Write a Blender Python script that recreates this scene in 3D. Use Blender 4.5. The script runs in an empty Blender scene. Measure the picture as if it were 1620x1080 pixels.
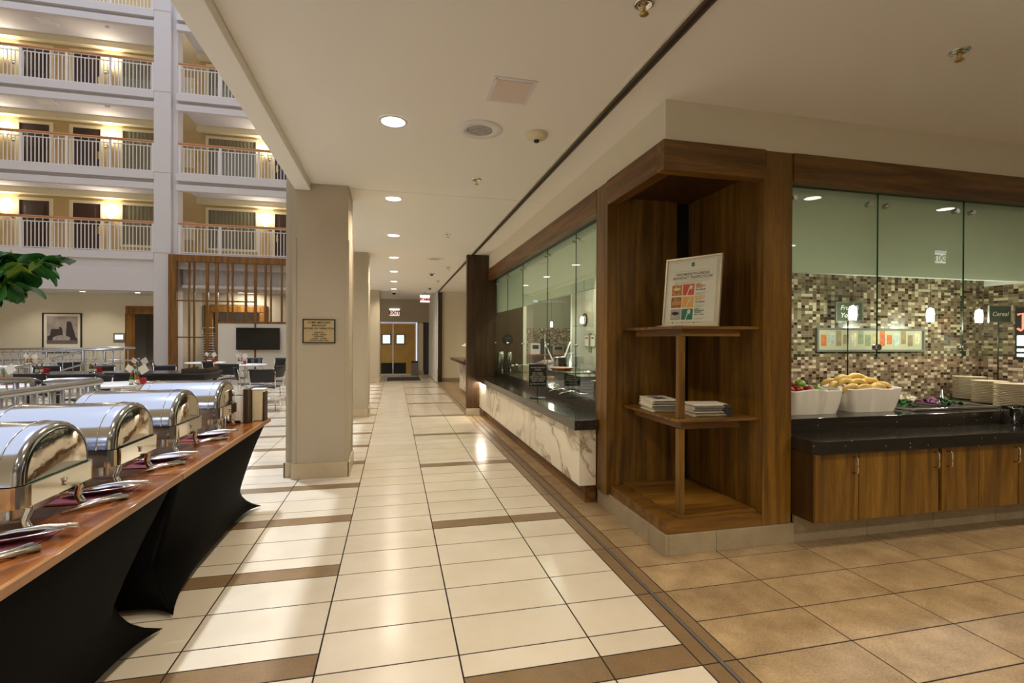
import bpy, bmesh, math, random
from mathutils import Vector, Matrix
random.seed(7)
S = bpy.context.scene
COL = S.collection
PI = math.pi

# ------------------------------------------------------------------ camera, world, sun, exposure
cam_d = bpy.data.cameras.new('camera'); cam_d.sensor_width = 36.0
cam_d.lens = 36.0 * 788.7 / 1620.0
cam_d.clip_start = 0.05; cam_d.clip_end = 200
cam = bpy.data.objects.new('camera', cam_d); COL.objects.link(cam)
def cam_matrix(yaw, pitch, roll):
    cy, sy, cp, sp, cr, sr = math.cos(yaw), math.sin(yaw), math.cos(pitch), math.sin(pitch), math.cos(roll), math.sin(roll)
    m = Matrix(((cy, sy, 0), (-sy, cy, 0), (0, 0, 1))) @ Matrix(((1, 0, 0), (0, cp, -sp), (0, sp, cp))) @ Matrix(((cr, 0, sr), (0, 1, 0), (-sr, 0, cr)))
    r, f, u = m.col[0], m.col[1], m.col[2]
    return Matrix(((r[0], u[0], -f[0]), (r[1], u[1], -f[1]), (r[2], u[2], -f[2]))).to_4x4()
cam.matrix_world = Matrix.Translation((0, 0, 1.42)) @ cam_matrix(0.23209, -0.0039, -0.00405)
S.camera = cam
W = bpy.data.worlds.new('world'); S.world = W; W.use_nodes = True
W.node_tree.nodes['Background'].inputs[0].default_value = (0.76, 0.83, 1.0, 1)
W.node_tree.nodes['Background'].inputs[1].default_value = 1.25
sun_d = bpy.data.lights.new('atrium_skylight_sun', 'SUN'); sun_d.energy = 2.5; sun_d.angle = math.radians(2.2); sun_d.color = (0.80, 0.88, 1.0)
sun = bpy.data.objects.new('atrium_skylight_sun', sun_d); COL.objects.link(sun)
sun.rotation_euler = Vector((0.165, -0.22, -1)).to_track_quat('-Z', 'Y').to_euler()
S.view_settings.view_transform = 'Standard'; S.view_settings.look = 'None'
S.view_settings.exposure = 0.28; S.view_settings.gamma = 1.0; S.view_settings.use_curve_mapping = False

# ------------------------------------------------------------------ helpers
class MB:
    """collects shapes; build() links them as one mesh object"""
    def __init__(s): s.v = []; s.f = []; s.mi = []; s.sm = []
    def add(s, v, f, mi=0, sm=False):
        o = len(s.v); s.v += [tuple(p) for p in v]
        s.f += [tuple(i + o for i in q) for q in f]; s.mi += [mi] * len(f); s.sm += [sm] * len(f)
        return s
    def box(s, x0, x1, y0, y1, z0, z1, mi=0):
        v = [(x, y, z) for x in (x0, x1) for y in (y0, y1) for z in (z0, z1)]
        return s.add(v, [(0, 1, 3, 2), (4, 6, 7, 5), (0, 4, 5, 1), (2, 3, 7, 6), (0, 2, 6, 4), (1, 5, 7, 3)], mi)
    def obox(s, c, ax, ay, az, mi=0):
        c, ax, ay, az = Vector(c), Vector(ax), Vector(ay), Vector(az)
        v = [c + a * ax + b * ay + d * az for a in (-1, 1) for b in (-1, 1) for d in (-1, 1)]
        return s.add(v, [(0, 1, 3, 2), (4, 6, 7, 5), (0, 4, 5, 1), (2, 3, 7, 6), (0, 2, 6, 4), (1, 5, 7, 3)], mi)
    def cyl(s, p0, p1, r, n=14, r2=None, caps=True, mi=0):
        return s.tube([p0, p1], [r, r if r2 is None else r2], n, caps, mi)
    def tube(s, pts, r, n=10, caps=True, mi=0, closed=False):
        pts = [Vector(p) for p in pts]; m = len(pts)
        rs = r if isinstance(r, (list, tuple)) else [r] * m
        t0 = (pts[1] - pts[0]).normalized()
        up = Vector((0, 0, 1)) if abs(t0.z) < 0.9 else Vector((1, 0, 0))
        nx = t0.cross(up).normalized(); V = []
        for i, p in enumerate(pts):
            if closed: t = (pts[(i + 1) % m] - pts[i - 1])
            else: t = pts[min(i + 1, m - 1)] - pts[max(i - 1, 0)]
            t.normalize(); nx = (nx - t * nx.dot(t)).normalized(); ny = t.cross(nx)
            for k in range(n):
                a = 2 * PI * k / n; V.append(p + (nx * math.cos(a) + ny * math.sin(a)) * rs[i])
        F = []
        for i in range(m if closed else m - 1):
            for k in range(n):
                a = i * n + k; b = i * n + (k + 1) % n; j = (i + 1) % m
                F.append((a, b, j * n + (k + 1) % n, j * n + k))
        s.add(V, F, mi, True)
        if caps and not closed:
            o = len(s.v) - len(V)
            s.f += [tuple(o + k for k in range(n - 1, -1, -1)), tuple(o + (m - 1) * n + k for k in range(n))]
            s.mi += [mi] * 2; s.sm += [False] * 2
        return s
    def lathe(s, prof, c=(0, 0, 0), n=20, mi=0, axis='z', sm=True):
        V = []
        for r, h in prof:
            for k in range(n):
                a = 2 * PI * k / n; x, y = r * math.cos(a), r * math.sin(a)
                p = (x, y, h) if axis == 'z' else ((h, x, y) if axis == 'x' else (x, h, -y))
                V.append((p[0] + c[0], p[1] + c[1], p[2] + c[2]))
        F = []
        for i in range(len(prof) - 1):
            for k in range(n):
                F.append((i * n + k, i * n + (k + 1) % n, (i + 1) * n + (k + 1) % n, (i + 1) * n + k))
        return s.add(V, F, mi, sm)
    def prism(s, poly, a0, a1, axis='z', mi=0, sm=False):
        n = len(poly)
        def P(u, v, a): return (u, v, a) if axis == 'z' else ((a, u, v) if axis == 'x' else (u, a, v))
        V = [P(u, v, a0) for u, v in poly] + [P(u, v, a1) for u, v in poly]
        s.add(V, [tuple(range(n - 1, -1, -1)), tuple(range(n, 2 * n))], mi, False)
        o = len(s.v) - 2 * n
        for k in range(n):
            s.f.append((o + k, o + (k + 1) % n, o + n + (k + 1) % n, o + n + k)); s.mi.append(mi); s.sm.append(sm)
        return s
    def ball(s, c, rx, ry=None, rz=None, nu=14, nv=9, mi=0):
        ry = rx if ry is None else ry; rz = rx if rz is None else rz; V = []; F = []
        for j in range(1, nv):
            b = PI * j / nv
            for k in range(nu):
                a = 2 * PI * k / nu
                V.append((c[0] + rx * math.sin(b) * math.cos(a), c[1] + ry * math.sin(b) * math.sin(a), c[2] + rz * math.cos(b)))
        V += [(c[0], c[1], c[2] + rz), (c[0], c[1], c[2] - rz)]; T = len(V) - 2
        for j in range(nv - 2):
            for k in range(nu):
                F.append((j * nu + k, (j + 1) * nu + k, (j + 1) * nu + (k + 1) % nu, j * nu + (k + 1) % nu))
        for k in range(nu):
            F.append((T, k, (k + 1) % nu)); F.append((T + 1, (nv - 2) * nu + (k + 1) % nu, (nv - 2) * nu + k))
        return s.add(V, F, mi, True)
    def grid(s, fn, nu, nv, mi=0, sm=True):
        V = [fn(i / nu, j / nv) for j in range(nv + 1) for i in range(nu + 1)]
        F = [(j * (nu + 1) + i, j * (nu + 1) + i + 1, (j + 1) * (nu + 1) + i + 1, (j + 1) * (nu + 1) + i) for j in range(nv) for i in range(nu)]
        return s.add(V, F, mi, sm)
    def mesh(s, name, mats):
        me = bpy.data.meshes.new(name); me.from_pydata(s.v, [], s.f)
        for m in (mats if isinstance(mats, (list, tuple)) else [mats]): me.materials.append(m)
        me.polygons.foreach_set('material_index', s.mi); me.polygons.foreach_set('use_smooth', s.sm)
        bm = bmesh.new(); bm.from_mesh(me); bmesh.ops.recalc_face_normals(bm, faces=bm.faces); bm.to_mesh(me); bm.free()
        return me
    def build(s, name, mats, parent=None, bevel=0, seg=2, solid=0):
        return link(name, s.mesh(name, mats), parent, bevel, seg, solid)
WORLD_T = set()
def link(name, me, parent=None, bevel=0, seg=2, solid=0, loc=None):
    o = bpy.data.objects.new(name, me); COL.objects.link(o)
    if parent is not None:
        o.parent = parent
        r = parent
        if r.name in WORLD_T: o.location = -Vector(r.location)
    if loc is not None: o.location = Vector(o.location) + Vector(loc)
    if solid:
        m = o.modifiers.new('solidify', 'SOLIDIFY'); m.thickness = solid; m.offset = 0
    if bevel:
        m = o.modifiers.new('bevel', 'BEVEL'); m.width = bevel; m.segments = seg; m.limit_method = 'ANGLE'; m.angle_limit = math.radians(50)
        m.harden_normals = False
    return o
def tag(o, label=None, cat=None, group=None, kind=None):
    if label: o['label'] = label
    if cat: o['category'] = cat
    if group: o['group'] = group
    if kind: o['kind'] = kind
    return o
def thing(name, label, cat, loc=(0, 0, 0), rz=0, group=None, world=False):
    o = bpy.data.objects.new(name, None); COL.objects.link(o); o.location = loc; o.rotation_euler = (0, 0, rz)
    o.empty_display_size = 0.1
    if world: WORLD_T.add(o.name)
    return tag(o, label, cat, group)
def struct(name, loc=(0, 0, 0)):
    o = bpy.data.objects.new(name, None); COL.objects.link(o); o.location = loc; o['kind'] = 'structure'
    WORLD_T.add(o.name); return o
def dup(root, loc, rz, label=None, group=None):
    r = root.copy(); COL.objects.link(r); r.location = loc; r.rotation_euler = (0, 0, rz)
    if label: r['label'] = label
    if group: r['group'] = group
    for ch in list(root.children):
        c = ch.copy(); COL.objects.link(c); c.parent = r
        for g in list(ch.children):
            d = g.copy(); COL.objects.link(d); d.parent = c
    return r
def text(body, size, mat, parent, mtx, name='lettering', align='CENTER', ext=0.0004, shear=0, bold=0):
    cu = bpy.data.curves.new('t', 'FONT'); cu.body = body; cu.size = size; cu.align_x = align; cu.align_y = 'CENTER'; cu.extrude = ext; cu.shear = shear; cu.offset = bold
    cu.resolution_u = 3
    tmp = bpy.data.objects.new('t', cu); COL.objects.link(tmp)
    dg = bpy.context.evaluated_depsgraph_get(); me = bpy.data.meshes.new_from_object(tmp.evaluated_get(dg))
    bpy.data.objects.remove(tmp); bpy.data.curves.remove(cu)
    me.transform(mtx); me.materials.clear(); me.materials.append(mat)
    return link(name, me, parent)
def frame_mtx(origin, right, up):
    r = Vector(right).normalized(); u = Vector(up).normalized(); n = r.cross(u)
    return Matrix(((r.x, u.x, n.x, origin[0]), (r.y, u.y, n.y, origin[1]), (r.z, u.z, n.z, origin[2]), (0, 0, 0, 1)))
def point_light(name, kind, loc, energy, color, parent=None, size=0.1, spot=None, blend=0.6, aim=None, shape=None, sy=None):
    d = bpy.data.lights.new(name, kind); d.energy = energy; d.color = color
    if kind == 'SPOT': d.spot_size = spot; d.spot_blend = blend; d.shadow_soft_size = size
    elif kind == 'AREA':
        d.size = size
        if shape: d.shape = shape
        if sy: d.size_y = sy
    else: d.shadow_soft_size = size
    o = bpy.data.objects.new(name, d); COL.objects.link(o)
    if parent is not None:
        o.parent = parent
        if parent.name in WORLD_T: loc = Vector(loc) - Vector(parent.location)
    o.location = loc
    if aim is not None: o.rotation_euler = Vector(aim).to_track_quat('-Z', 'Y').to_euler()
    return o

# ------------------------------------------------------------------ materials
def srgb(r, g, b):
    def c(x):
        x /= 255.0
        return x / 12.92 if x <= 0.04045 else ((x + 0.055) / 1.055) ** 2.4
    return (c(r), c(g), c(b), 1)
def newmat(name):
    m = bpy.data.materials.new(name); m.use_nodes = True
    return m, m.node_tree, m.node_tree.nodes['Principled BSDF']
def N(nt, t, **kw):
    n = nt.nodes.new(t)
    for k, v in kw.items(): setattr(n, k, v)
    return n
def plain(name, col, rough=0.6, metal=0, noise=0, nscale=8, bump=0, bscale=200, coat=0, spec=None, sheen=0):
    m, nt, b = newmat(name)
    b.inputs['Base Color'].default_value = col; b.inputs['Roughness'].default_value = rough; b.inputs['Metallic'].default_value = metal
    if spec is not None: b.inputs['Specular IOR Level'].default_value = spec
    if coat: b.inputs['Coat Weight'].default_value = coat; b.inputs['Coat Roughness'].default_value = 0.06
    if sheen: b.inputs['Sheen Weight'].default_value = sheen
    if noise or bump:
        tc = N(nt, 'ShaderNodeTexCoord')
    if noise:
        no = N(nt, 'ShaderNodeTexNoise'); no.inputs['Scale'].default_value = nscale; no.inputs['Detail'].default_value = 5
        nt.links.new(tc.outputs['Object'], no.inputs['Vector'])
        rp = N(nt, 'ShaderNodeMapRange'); rp.inputs['From Min'].default_value = 0.3; rp.inputs['From Max'].default_value = 0.7
        rp.inputs['To Min'].default_value = 1 - noise; rp.inputs['To Max'].default_value = 1 + noise
        nt.links.new(no.outputs['Fac'], rp.inputs['Value'])
        mx = N(nt, 'ShaderNodeMix', data_type='RGBA', blend_type='MULTIPLY'); mx.inputs[0].default_value = 1
        mx.inputs[6].default_value = col; nt.links.new(rp.outputs[0], mx.inputs[7]); nt.links.new(mx.outputs[2], b.inputs['Base Color'])
    if bump:
        n2 = N(nt, 'ShaderNodeTexNoise'); n2.inputs['Scale'].default_value = bscale; n2.inputs['Detail'].default_value = 3
        nt.links.new(tc.outputs['Object'], n2.inputs['Vector'])
        bp = N(nt, 'ShaderNodeBump'); bp.inputs['Strength'].default_value = bump; bp.inputs['Distance'].default_value = 0.004
        nt.links.new(n2.outputs['Fac'], bp.inputs['Height']); nt.links.new(bp.outputs[0], b.inputs['Normal'])
    return m
def emis(name, col, st):
    m, nt, b = newmat(name); b.inputs['Base Color'].default_value = col
    b.inputs['Emission Color'].default_value = col; b.inputs['Emission Strength'].default_value = st
    return m
def wood(name, dark, mid, light, axis='z', rough=0.38, coat=0.0, scale=1.0):
    m, nt, b = newmat(name)
    tc = N(nt, 'ShaderNodeTexCoord'); mp = N(nt, 'ShaderNodeMapping')
    sc = {'x': (0.9, 14, 14), 'y': (14, 0.9, 14), 'z': (14, 14, 0.9)}[axis]
    mp.inputs['Scale'].default_value = [q * scale for q in sc]
    oi = N(nt, 'ShaderNodeObjectInfo'); ml = N(nt, 'ShaderNodeMath', operation='MULTIPLY'); ml.inputs[1].default_value = 37.0
    nt.links.new(oi.outputs['Random'], ml.inputs[0])
    ad = N(nt, 'ShaderNodeVectorMath', operation='ADD')
    nt.links.new(tc.outputs['Object'], ad.inputs[0]); nt.links.new(ml.outputs[0], ad.inputs[1])
    nt.links.new(ad.outputs[0], mp.inputs['Vector'])
    n1 = N(nt, 'ShaderNodeTexNoise'); n1.inputs['Scale'].default_value = 1.0; n1.inputs['Detail'].default_value = 6; n1.inputs['Distortion'].default_value = 0.7
    n2 = N(nt, 'ShaderNodeTexNoise'); n2.inputs['Scale'].default_value = 9.0; n2.inputs['Detail'].default_value = 4
    nt.links.new(mp.outputs[0], n1.inputs['Vector']); nt.links.new(mp.outputs[0], n2.inputs['Vector'])
    r = N(nt, 'ShaderNodeValToRGB'); e = r.color_ramp.elements
    e[0].position = 0.28; e[0].color = dark; e[1].position = 0.74; e[1].color = light
    q = r.color_ramp.elements.new(0.5); q.color = mid
    nt.links.new(n1.outputs['Fac'], r.inputs['Fac'])
    mx = N(nt, 'ShaderNodeMix', data_type='RGBA', blend_type='MULTIPLY'); mx.inputs[0].default_value = 0.35
    nt.links.new(r.outputs[0], mx.inputs[6])
    r2 = N(nt, 'ShaderNodeMapRange'); r2.inputs['From Min'].default_value = 0.35; r2.inputs['From Max'].default_value = 0.6; r2.inputs['To Min'].default_value = 0.4; r2.inputs['To Max'].default_value = 1.15
    nt.links.new(n2.outputs['Fac'], r2.inputs['Value']); nt.links.new(r2.outputs[0], mx.inputs[7])
    nt.links.new(mx.outputs[2], b.inputs['Base Color'])
    b.inputs['Roughness'].default_value = rough
    if coat: b.inputs['Coat Weight'].default_value = coat; b.inputs['Coat Roughness'].default_value = 0.05
    bp = N(nt, 'ShaderNodeBump'); bp.inputs['Strength'].default_value = 0.08; bp.inputs['Distance'].default_value = 0.002
    nt.links.new(n2.outputs['Fac'], bp.inputs['Height']); nt.links.new(bp.outputs[0], b.inputs['Normal'])
    return m
def stone(name, c1, c2, rough, var=0.08, sc=3.0, fine=0.25, bump=0.05):
    """stone tile: cloudy large noise, fine speckle, a random tint per tile"""
    m, nt, b = newmat(name)
    ge = N(nt, 'ShaderNodeNewGeometry'); oi = N(nt, 'ShaderNodeObjectInfo')
    n1 = N(nt, 'ShaderNodeTexNoise'); n1.inputs['Scale'].default_value = sc; n1.inputs['Detail'].default_value = 6; n1.inputs['Roughness'].default_value = 0.6
    n2 = N(nt, 'ShaderNodeTexNoise'); n2.inputs['Scale'].default_value = 90; n2.inputs['Detail'].default_value = 3
    ml = N(nt, 'ShaderNodeMath', operation='MULTIPLY'); ml.inputs[1].default_value = 50; nt.links.new(oi.outputs['Random'], ml.inputs[0])
    ad = N(nt, 'ShaderNodeVectorMath', operation='ADD'); nt.links.new(ge.outputs['Position'], ad.inputs[0]); nt.links.new(ml.outputs[0], ad.inputs[1])
    nt.links.new(ad.outputs[0], n1.inputs['Vector']); nt.links.new(ge.outputs['Position'], n2.inputs['Vector'])
    mixf = N(nt, 'ShaderNodeMix', data_type='FLOAT'); mixf.inputs[0].default_value = fine
    nt.links.new(n1.outputs['Fac'], mixf.inputs[2]); nt.links.new(n2.outputs['Fac'], mixf.inputs[3])
    r = N(nt, 'ShaderNodeValToRGB'); e = r.color_ramp.elements; e[0].position = 0.33; e[0].color = c1; e[1].position = 0.67; e[1].color = c2
    nt.links.new(mixf.outputs[0], r.inputs['Fac'])
    mr = N(nt, 'ShaderNodeMapRange'); mr.inputs['To Min'].default_value = 1 - var; mr.inputs['To Max'].default_value = 1 + var
    nt.links.new(oi.outputs['Random'], mr.inputs['Value'])
    mx = N(nt, 'ShaderNodeMix', data_type='RGBA', blend_type='MULTIPLY'); mx.inputs[0].default_value = 1
    nt.links.new(r.outputs[0], mx.inputs[6]); nt.links.new(mr.outputs[0], mx.inputs[7]); nt.links.new(mx.outputs[2], b.inputs['Base Color'])
    b.inputs['Roughness'].default_value = rough
    bp = N(nt, 'ShaderNodeBump'); bp.inputs['Strength'].default_value = bump; bp.inputs['Distance'].default_value = 0.002
    nt.links.new(n2.outputs['Fac'], bp.inputs['Height']); nt.links.new(bp.outputs[0], b.inputs['Normal'])
    return m
def mosaic(name, axis, cell=(0.043, 0.0275)):
    m, nt, b = newmat(name)
    ge = N(nt, 'ShaderNodeNewGeometry'); sx = N(nt, 'ShaderNodeSeparateXYZ'); nt.links.new(ge.outputs['Position'], sx.inputs[0])
    def mth(op, a, c=None):
        n = N(nt, 'ShaderNodeMath', operation=op)
        for i, q in enumerate((a, c)):
            if q is None: continue
            if isinstance(q, (int, float)): n.inputs[i].default_value = q
            else: nt.links.new(q, n.inputs[i])
        return n.outputs[0]
    u = mth('DIVIDE', sx.outputs[axis], cell[0]); v = mth('DIVIDE', sx.outputs[2], cell[1])
    fu, fv = mth('FLOOR', u), mth('FLOOR', v); ru, rv = mth('FRACT', u), mth('FRACT', v)
    cb = N(nt, 'ShaderNodeCombineXYZ'); nt.links.new(fu, cb.inputs[0]); nt.links.new(fv, cb.inputs[1]); cb.inputs[2].default_value = 3.7
    wn = N(nt, 'ShaderNodeTexWhiteNoise', noise_dimensions='3D'); nt.links.new(cb.outputs[0], wn.inputs['Vector'])
    r = N(nt, 'ShaderNodeValToRGB'); r.color_ramp.interpolation = 'CONSTANT'
    cols = [(0, srgb(56, 42, 30)), (0.13, srgb(98, 80, 60)), (0.33, srgb(130, 110, 88)), (0.55, srgb(152, 134, 110)), (0.74, srgb(112, 98, 80)), (0.84, srgb(206, 192, 162))]
    e = r.color_ramp.elements; e[0].position, e[0].color = cols[0]; e[1].position, e[1].color = cols[-1]
    for p, c in cols[1:-1]: q = e.new(p); q.color = c
    nt.links.new(wn.outputs['Value'], r.inputs['Fac'])
    gu = mth('MINIMUM', ru, mth('SUBTRACT', 1.0, ru)); gv = mth('MINIMUM', rv, mth('SUBTRACT', 1.0, rv))
    mask = mth('MULTIPLY', mth('GREATER_THAN', gu, 0.03), mth('GREATER_THAN', gv, 0.045))
    mx = N(nt, 'ShaderNodeMix', data_type='RGBA'); nt.links.new(mask, mx.inputs[0]); mx.inputs[6].default_value = srgb(150, 130, 98); nt.links.new(r.outputs[0], mx.inputs[7])
    nt.links.new(mx.outputs[2], b.inputs['Base Color'])
    rr = N(nt, 'ShaderNodeMapRange'); nt.links.new(wn.outputs['Value'], rr.inputs['Value']); rr.inputs['To Min'].default_value = 0.12; rr.inputs['To Max'].default_value = 0.4
    nt.links.new(rr.outputs[0], b.inputs['Roughness'])
    bp = N(nt, 'ShaderNodeBump'); bp.inputs['Strength'].default_value = 0.4; bp.inputs['Distance'].default_value = 0.002
    nt.links.new(mask, bp.inputs['Height']); nt.links.new(bp.outputs[0], b.inputs['Normal'])
    return m
def granite(name):
    m, nt, b = newmat(name)
    ge = N(nt, 'ShaderNodeNewGeometry'); vo = N(nt, 'ShaderNodeTexVoronoi'); vo.inputs['Scale'].default_value = 38
    nt.links.new(ge.outputs['Position'], vo.inputs['Vector'])
    sp = N(nt, 'ShaderNodeSeparateColor'); nt.links.new(vo.outputs['Color'], sp.inputs[0])
    a = N(nt, 'ShaderNodeMath', operation='LESS_THAN'); a.inputs[1].default_value = 0.115; nt.links.new(vo.outputs['Distance'], a.inputs[0])
    c = N(nt, 'ShaderNodeMath', operation='GREATER_THAN'); c.inputs[1].default_value = 0.83; nt.links.new(sp.outputs[0], c.inputs[0])
    d = N(nt, 'ShaderNodeMath', operation='MULTIPLY'); nt.links.new(a.outputs[0], d.inputs[0]); nt.links.new(c.outputs[0], d.inputs[1])
    mx = N(nt, 'ShaderNodeMix', data_type='RGBA'); nt.links.new(d.outputs[0], mx.inputs[0]); mx.inputs[6].default_value = srgb(40, 36, 30); mx.inputs[7].default_value = srgb(214, 210, 200)
    nt.links.new(mx.outputs[2], b.inputs['Base Color']); b.inputs['Roughness'].default_value = 0.14; b.inputs['IOR'].default_value = 1.7
    return m
def marble(name):
    m, nt, b = newmat(name)
    ge = N(nt, 'ShaderNodeNewGeometry'); oi = N(nt, 'ShaderNodeObjectInfo')
    mp = N(nt, 'ShaderNodeMapping'); mp.inputs['Rotation'].default_value = (0.5, 0.3, 0.2); nt.links.new(ge.outputs['Position'], mp.inputs['Vector'])
    n1 = N(nt, 'ShaderNodeTexNoise'); n1.inputs['Scale'].default_value = 1.25; n1.inputs['Detail'].default_value = 7; n1.inputs['Roughness'].default_value = 0.58; n1.inputs['Distortion'].default_value = 1.2
    nt.links.new(mp.outputs[0], n1.inputs['Vector'])
    s1 = N(nt, 'ShaderNodeMath', operation='SUBTRACT'); s1.inputs[1].default_value = 0.5; nt.links.new(n1.outputs['Fac'], s1.inputs[0])
    ab = N(nt, 'ShaderNodeMath', operation='ABSOLUTE'); nt.links.new(s1.outputs[0], ab.inputs[0])
    r = N(nt, 'ShaderNodeValToRGB'); e = r.color_ramp.elements; e[0].position = 0.0; e[0].color = srgb(148, 134, 110); e[1].position = 0.05; e[1].color = srgb(236, 228, 212)
    q = e.new(0.014); q.color = srgb(204, 193, 172)
    nt.links.new(ab.outputs[0], r.inputs['Fac'])
    n2 = N(nt, 'ShaderNodeTexNoise'); n2.inputs['Scale'].default_value = 0.9; n2.inputs['Detail'].default_value = 2; nt.links.new(ge.outputs['Position'], n2.inputs['Vector'])
    f2 = N(nt, 'ShaderNodeMapRange'); f2.inputs['From Min'].default_value = 0.34; f2.inputs['From Max'].default_value = 0.5; nt.links.new(n2.outputs['Fac'], f2.inputs['Value'])
    mx = N(nt, 'ShaderNodeMix', data_type='RGBA'); nt.links.new(f2.outputs[0], mx.inputs[0]); mx.inputs[6].default_value = srgb(236, 227, 208); nt.links.new(r.outputs[0], mx.inputs[7])
    nt.links.new(mx.outputs[2], b.inputs['Base Color']); b.inputs['Roughness'].default_value = 0.15
    return m
def glass(name, tint, ior=1.5, rough=0.0):
    m = bpy.data.materials.new(name); m.use_nodes = True; nt = m.node_tree; nt.nodes.remove(nt.nodes['Principled BSDF'])
    out = nt.nodes['Material Output']; tr = N(nt, 'ShaderNodeBsdfTransparent'); tr.inputs[0].default_value = tint
    gl = N(nt, 'ShaderNodeBsdfGlossy'); gl.inputs['Roughness'].default_value = rough; gl.inputs['Color'].default_value = (0.95, 1, 0.97, 1)
    fr = N(nt, 'ShaderNodeFresnel'); fr.inputs['IOR'].default_value = ior
    ge = N(nt, 'ShaderNodeNewGeometry'); sb_ = N(nt, 'ShaderNodeMath', operation='SUBTRACT'); sb_.inputs[0].default_value = 1.0; nt.links.new(ge.outputs['Backfacing'], sb_.inputs[1])
    ml = N(nt, 'ShaderNodeMath', operation='MULTIPLY'); nt.links.new(fr.outputs[0], ml.inputs[0]); nt.links.new(sb_.outputs[0], ml.inputs[1])
    mx = N(nt, 'ShaderNodeMixShader'); nt.links.new(ml.outputs[0], mx.inputs[0]); nt.links.new(tr.outputs[0], mx.inputs[1]); nt.links.new(gl.outputs[0], mx.inputs[2])
    nt.links.new(mx.outputs[0], out.inputs['Surface'])
    return m

M = {}
M['tile_cream'] = stone('tile_cream', srgb(200, 187, 165), srgb(212, 201, 182), 0.2, 0.03, 2.2, 0.12, 0.02)
M['tile_brown'] = stone('tile_brown', srgb(110, 88, 62), srgb(142, 116, 84), 0.28, 0.05, 6, 0.45)
M['tile_tan'] = stone('tile_tan', srgb(118, 94, 64), srgb(184, 158, 120), 0.38, 0.08, 5, 0.42)
M['tile_base'] = stone('tile_base', srgb(142, 128, 104), srgb(166, 152, 126), 0.4, 0.04, 9, 0.5)
M['grout'] = plain('grout', srgb(34, 23, 13), 0.95)
M['ceiling'] = plain('ceiling_paint', srgb(240, 235, 225), 0.9)
M['plaster'] = plain('plaster_cream', srgb(226, 218, 196), 0.85, bump=0.05, bscale=120)
M['taupe'] = plain('pillar_taupe', srgb(186, 174, 152), 0.75, noise=0.03, nscale=3, bump=0.5, bscale=70)
M['taupe_smooth'] = plain('pillar_trim_taupe', srgb(184, 171, 148), 0.6)
M['pillar_base'] = stone('pillar_base', srgb(188, 170, 138), srgb(206, 190, 160), 0.35, 0.02, 5, 0.3)
M['wal_v'] = wood('walnut_vertical', srgb(68, 45, 9), srgb(110, 76, 20), srgb(142, 103, 36), 'z')
M['wal_x'] = wood('walnut_along_x', srgb(68, 43, 10), srgb(108, 73, 22), srgb(144, 102, 40), 'x')
M['wal_y'] = wood('walnut_along_y', srgb(72, 45, 13), srgb(112, 74, 27), srgb(144, 102, 44), 'y')
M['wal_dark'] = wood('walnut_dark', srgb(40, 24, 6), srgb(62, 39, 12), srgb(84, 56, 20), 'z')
M['oak_v'] = wood('screen_wood', srgb(92, 58, 18), srgb(130, 86, 32), srgb(156, 108, 48), 'z')
M['table_wood'] = wood('table_varnished_wood', srgb(84, 40, 7), srgb(128, 68, 14), srgb(164, 98, 28), 'y', 0.25, 0.55)
M['table_edge'] = wood('table_edge_wood', srgb(122, 78, 38), srgb(148, 98, 52), srgb(168, 118, 68), 'y', 0.35, 0.3)
M['granite'] = granite('black_granite')
M['edge_reflection'] = plain('counter_edge_reflection', srgb(112, 86, 62), 0.3)  # unused; the floor's tan reflection put into an edge colour
M['marble'] = marble('veined_marble')
M['mosaic_x'] = mosaic('mosaic_back', 0); M['mosaic_y'] = mosaic('mosaic_side', 1)
M['white'] = plain('white_paint', srgb(238, 236, 228), 0.7)
M['facade'] = plain('facade_white', srgb(214, 209, 209), 0.75)
M['facade_wall'] = plain('corridor_wallpaper', srgb(198, 172, 122), 0.85, noise=0.04, nscale=4)
M['rail_white'] = plain('rail_white', srgb(226, 222, 220), 0.5)
M['handrail'] = plain('handrail_wood', srgb(190, 122, 66), 0.4)
M['door_dark'] = plain('door_dark_wood', srgb(62, 40, 30), 0.45)
M['frame_cream'] = plain('frame_cream', srgb(226, 214, 178), 0.6)
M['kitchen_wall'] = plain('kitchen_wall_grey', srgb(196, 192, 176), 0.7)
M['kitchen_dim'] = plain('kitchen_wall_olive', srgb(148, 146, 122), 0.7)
M['curtain'] = plain('curtain_grey', srgb(142, 134, 108), 0.9)
M['brass'] = plain('brass', srgb(208, 176, 96), 0.3, 1)
M['steel'] = plain('stainless_steel', (0.66, 0.66, 0.66, 1), 0.22, 1)
M['rail_steel'] = plain('rail_steel', (0.40, 0.40, 0.41, 1), 0.28, 1)
M['chrome'] = plain('polished_chrome', (0.80, 0.79, 0.77, 1), 0.07, 1)
M['steel_lid'] = plain('brushed_lid_steel', (0.50, 0.51, 0.55, 1), 0.14, 1, bump=0.06, bscale=30)
M['black'] = plain('black_plastic', srgb(20, 19, 18), 0.4)
M['black_gloss'] = plain('black_gloss', srgb(14, 13, 12), 0.12)
M['spandex'] = plain('black_spandex', srgb(5, 4, 3), 0.7, spec=0.05)
M['seat_black'] = plain('chair_black', srgb(24, 24, 26), 0.5)
M['dark_top'] = plain('dark_table_top', srgb(54, 52, 54), 0.2)
M['dark_brown'] = plain('dark_brown', srgb(58, 40, 26), 0.45)
M['kitchen_brown'] = plain('kitchen_brown_panel', srgb(84, 62, 34), 0.6)
M['table_white'] = plain('table_white', srgb(226, 224, 220), 0.3)
M['paper'] = plain('paper_white', srgb(236, 230, 216), 0.8)
M['newsprint'] = plain('newsprint', srgb(206, 200, 184), 0.9, noise=0.12, nscale=120)
M['news_dark'] = plain('newsprint_dark', srgb(54, 54, 46), 0.8, noise=0.5, nscale=60)
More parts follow.
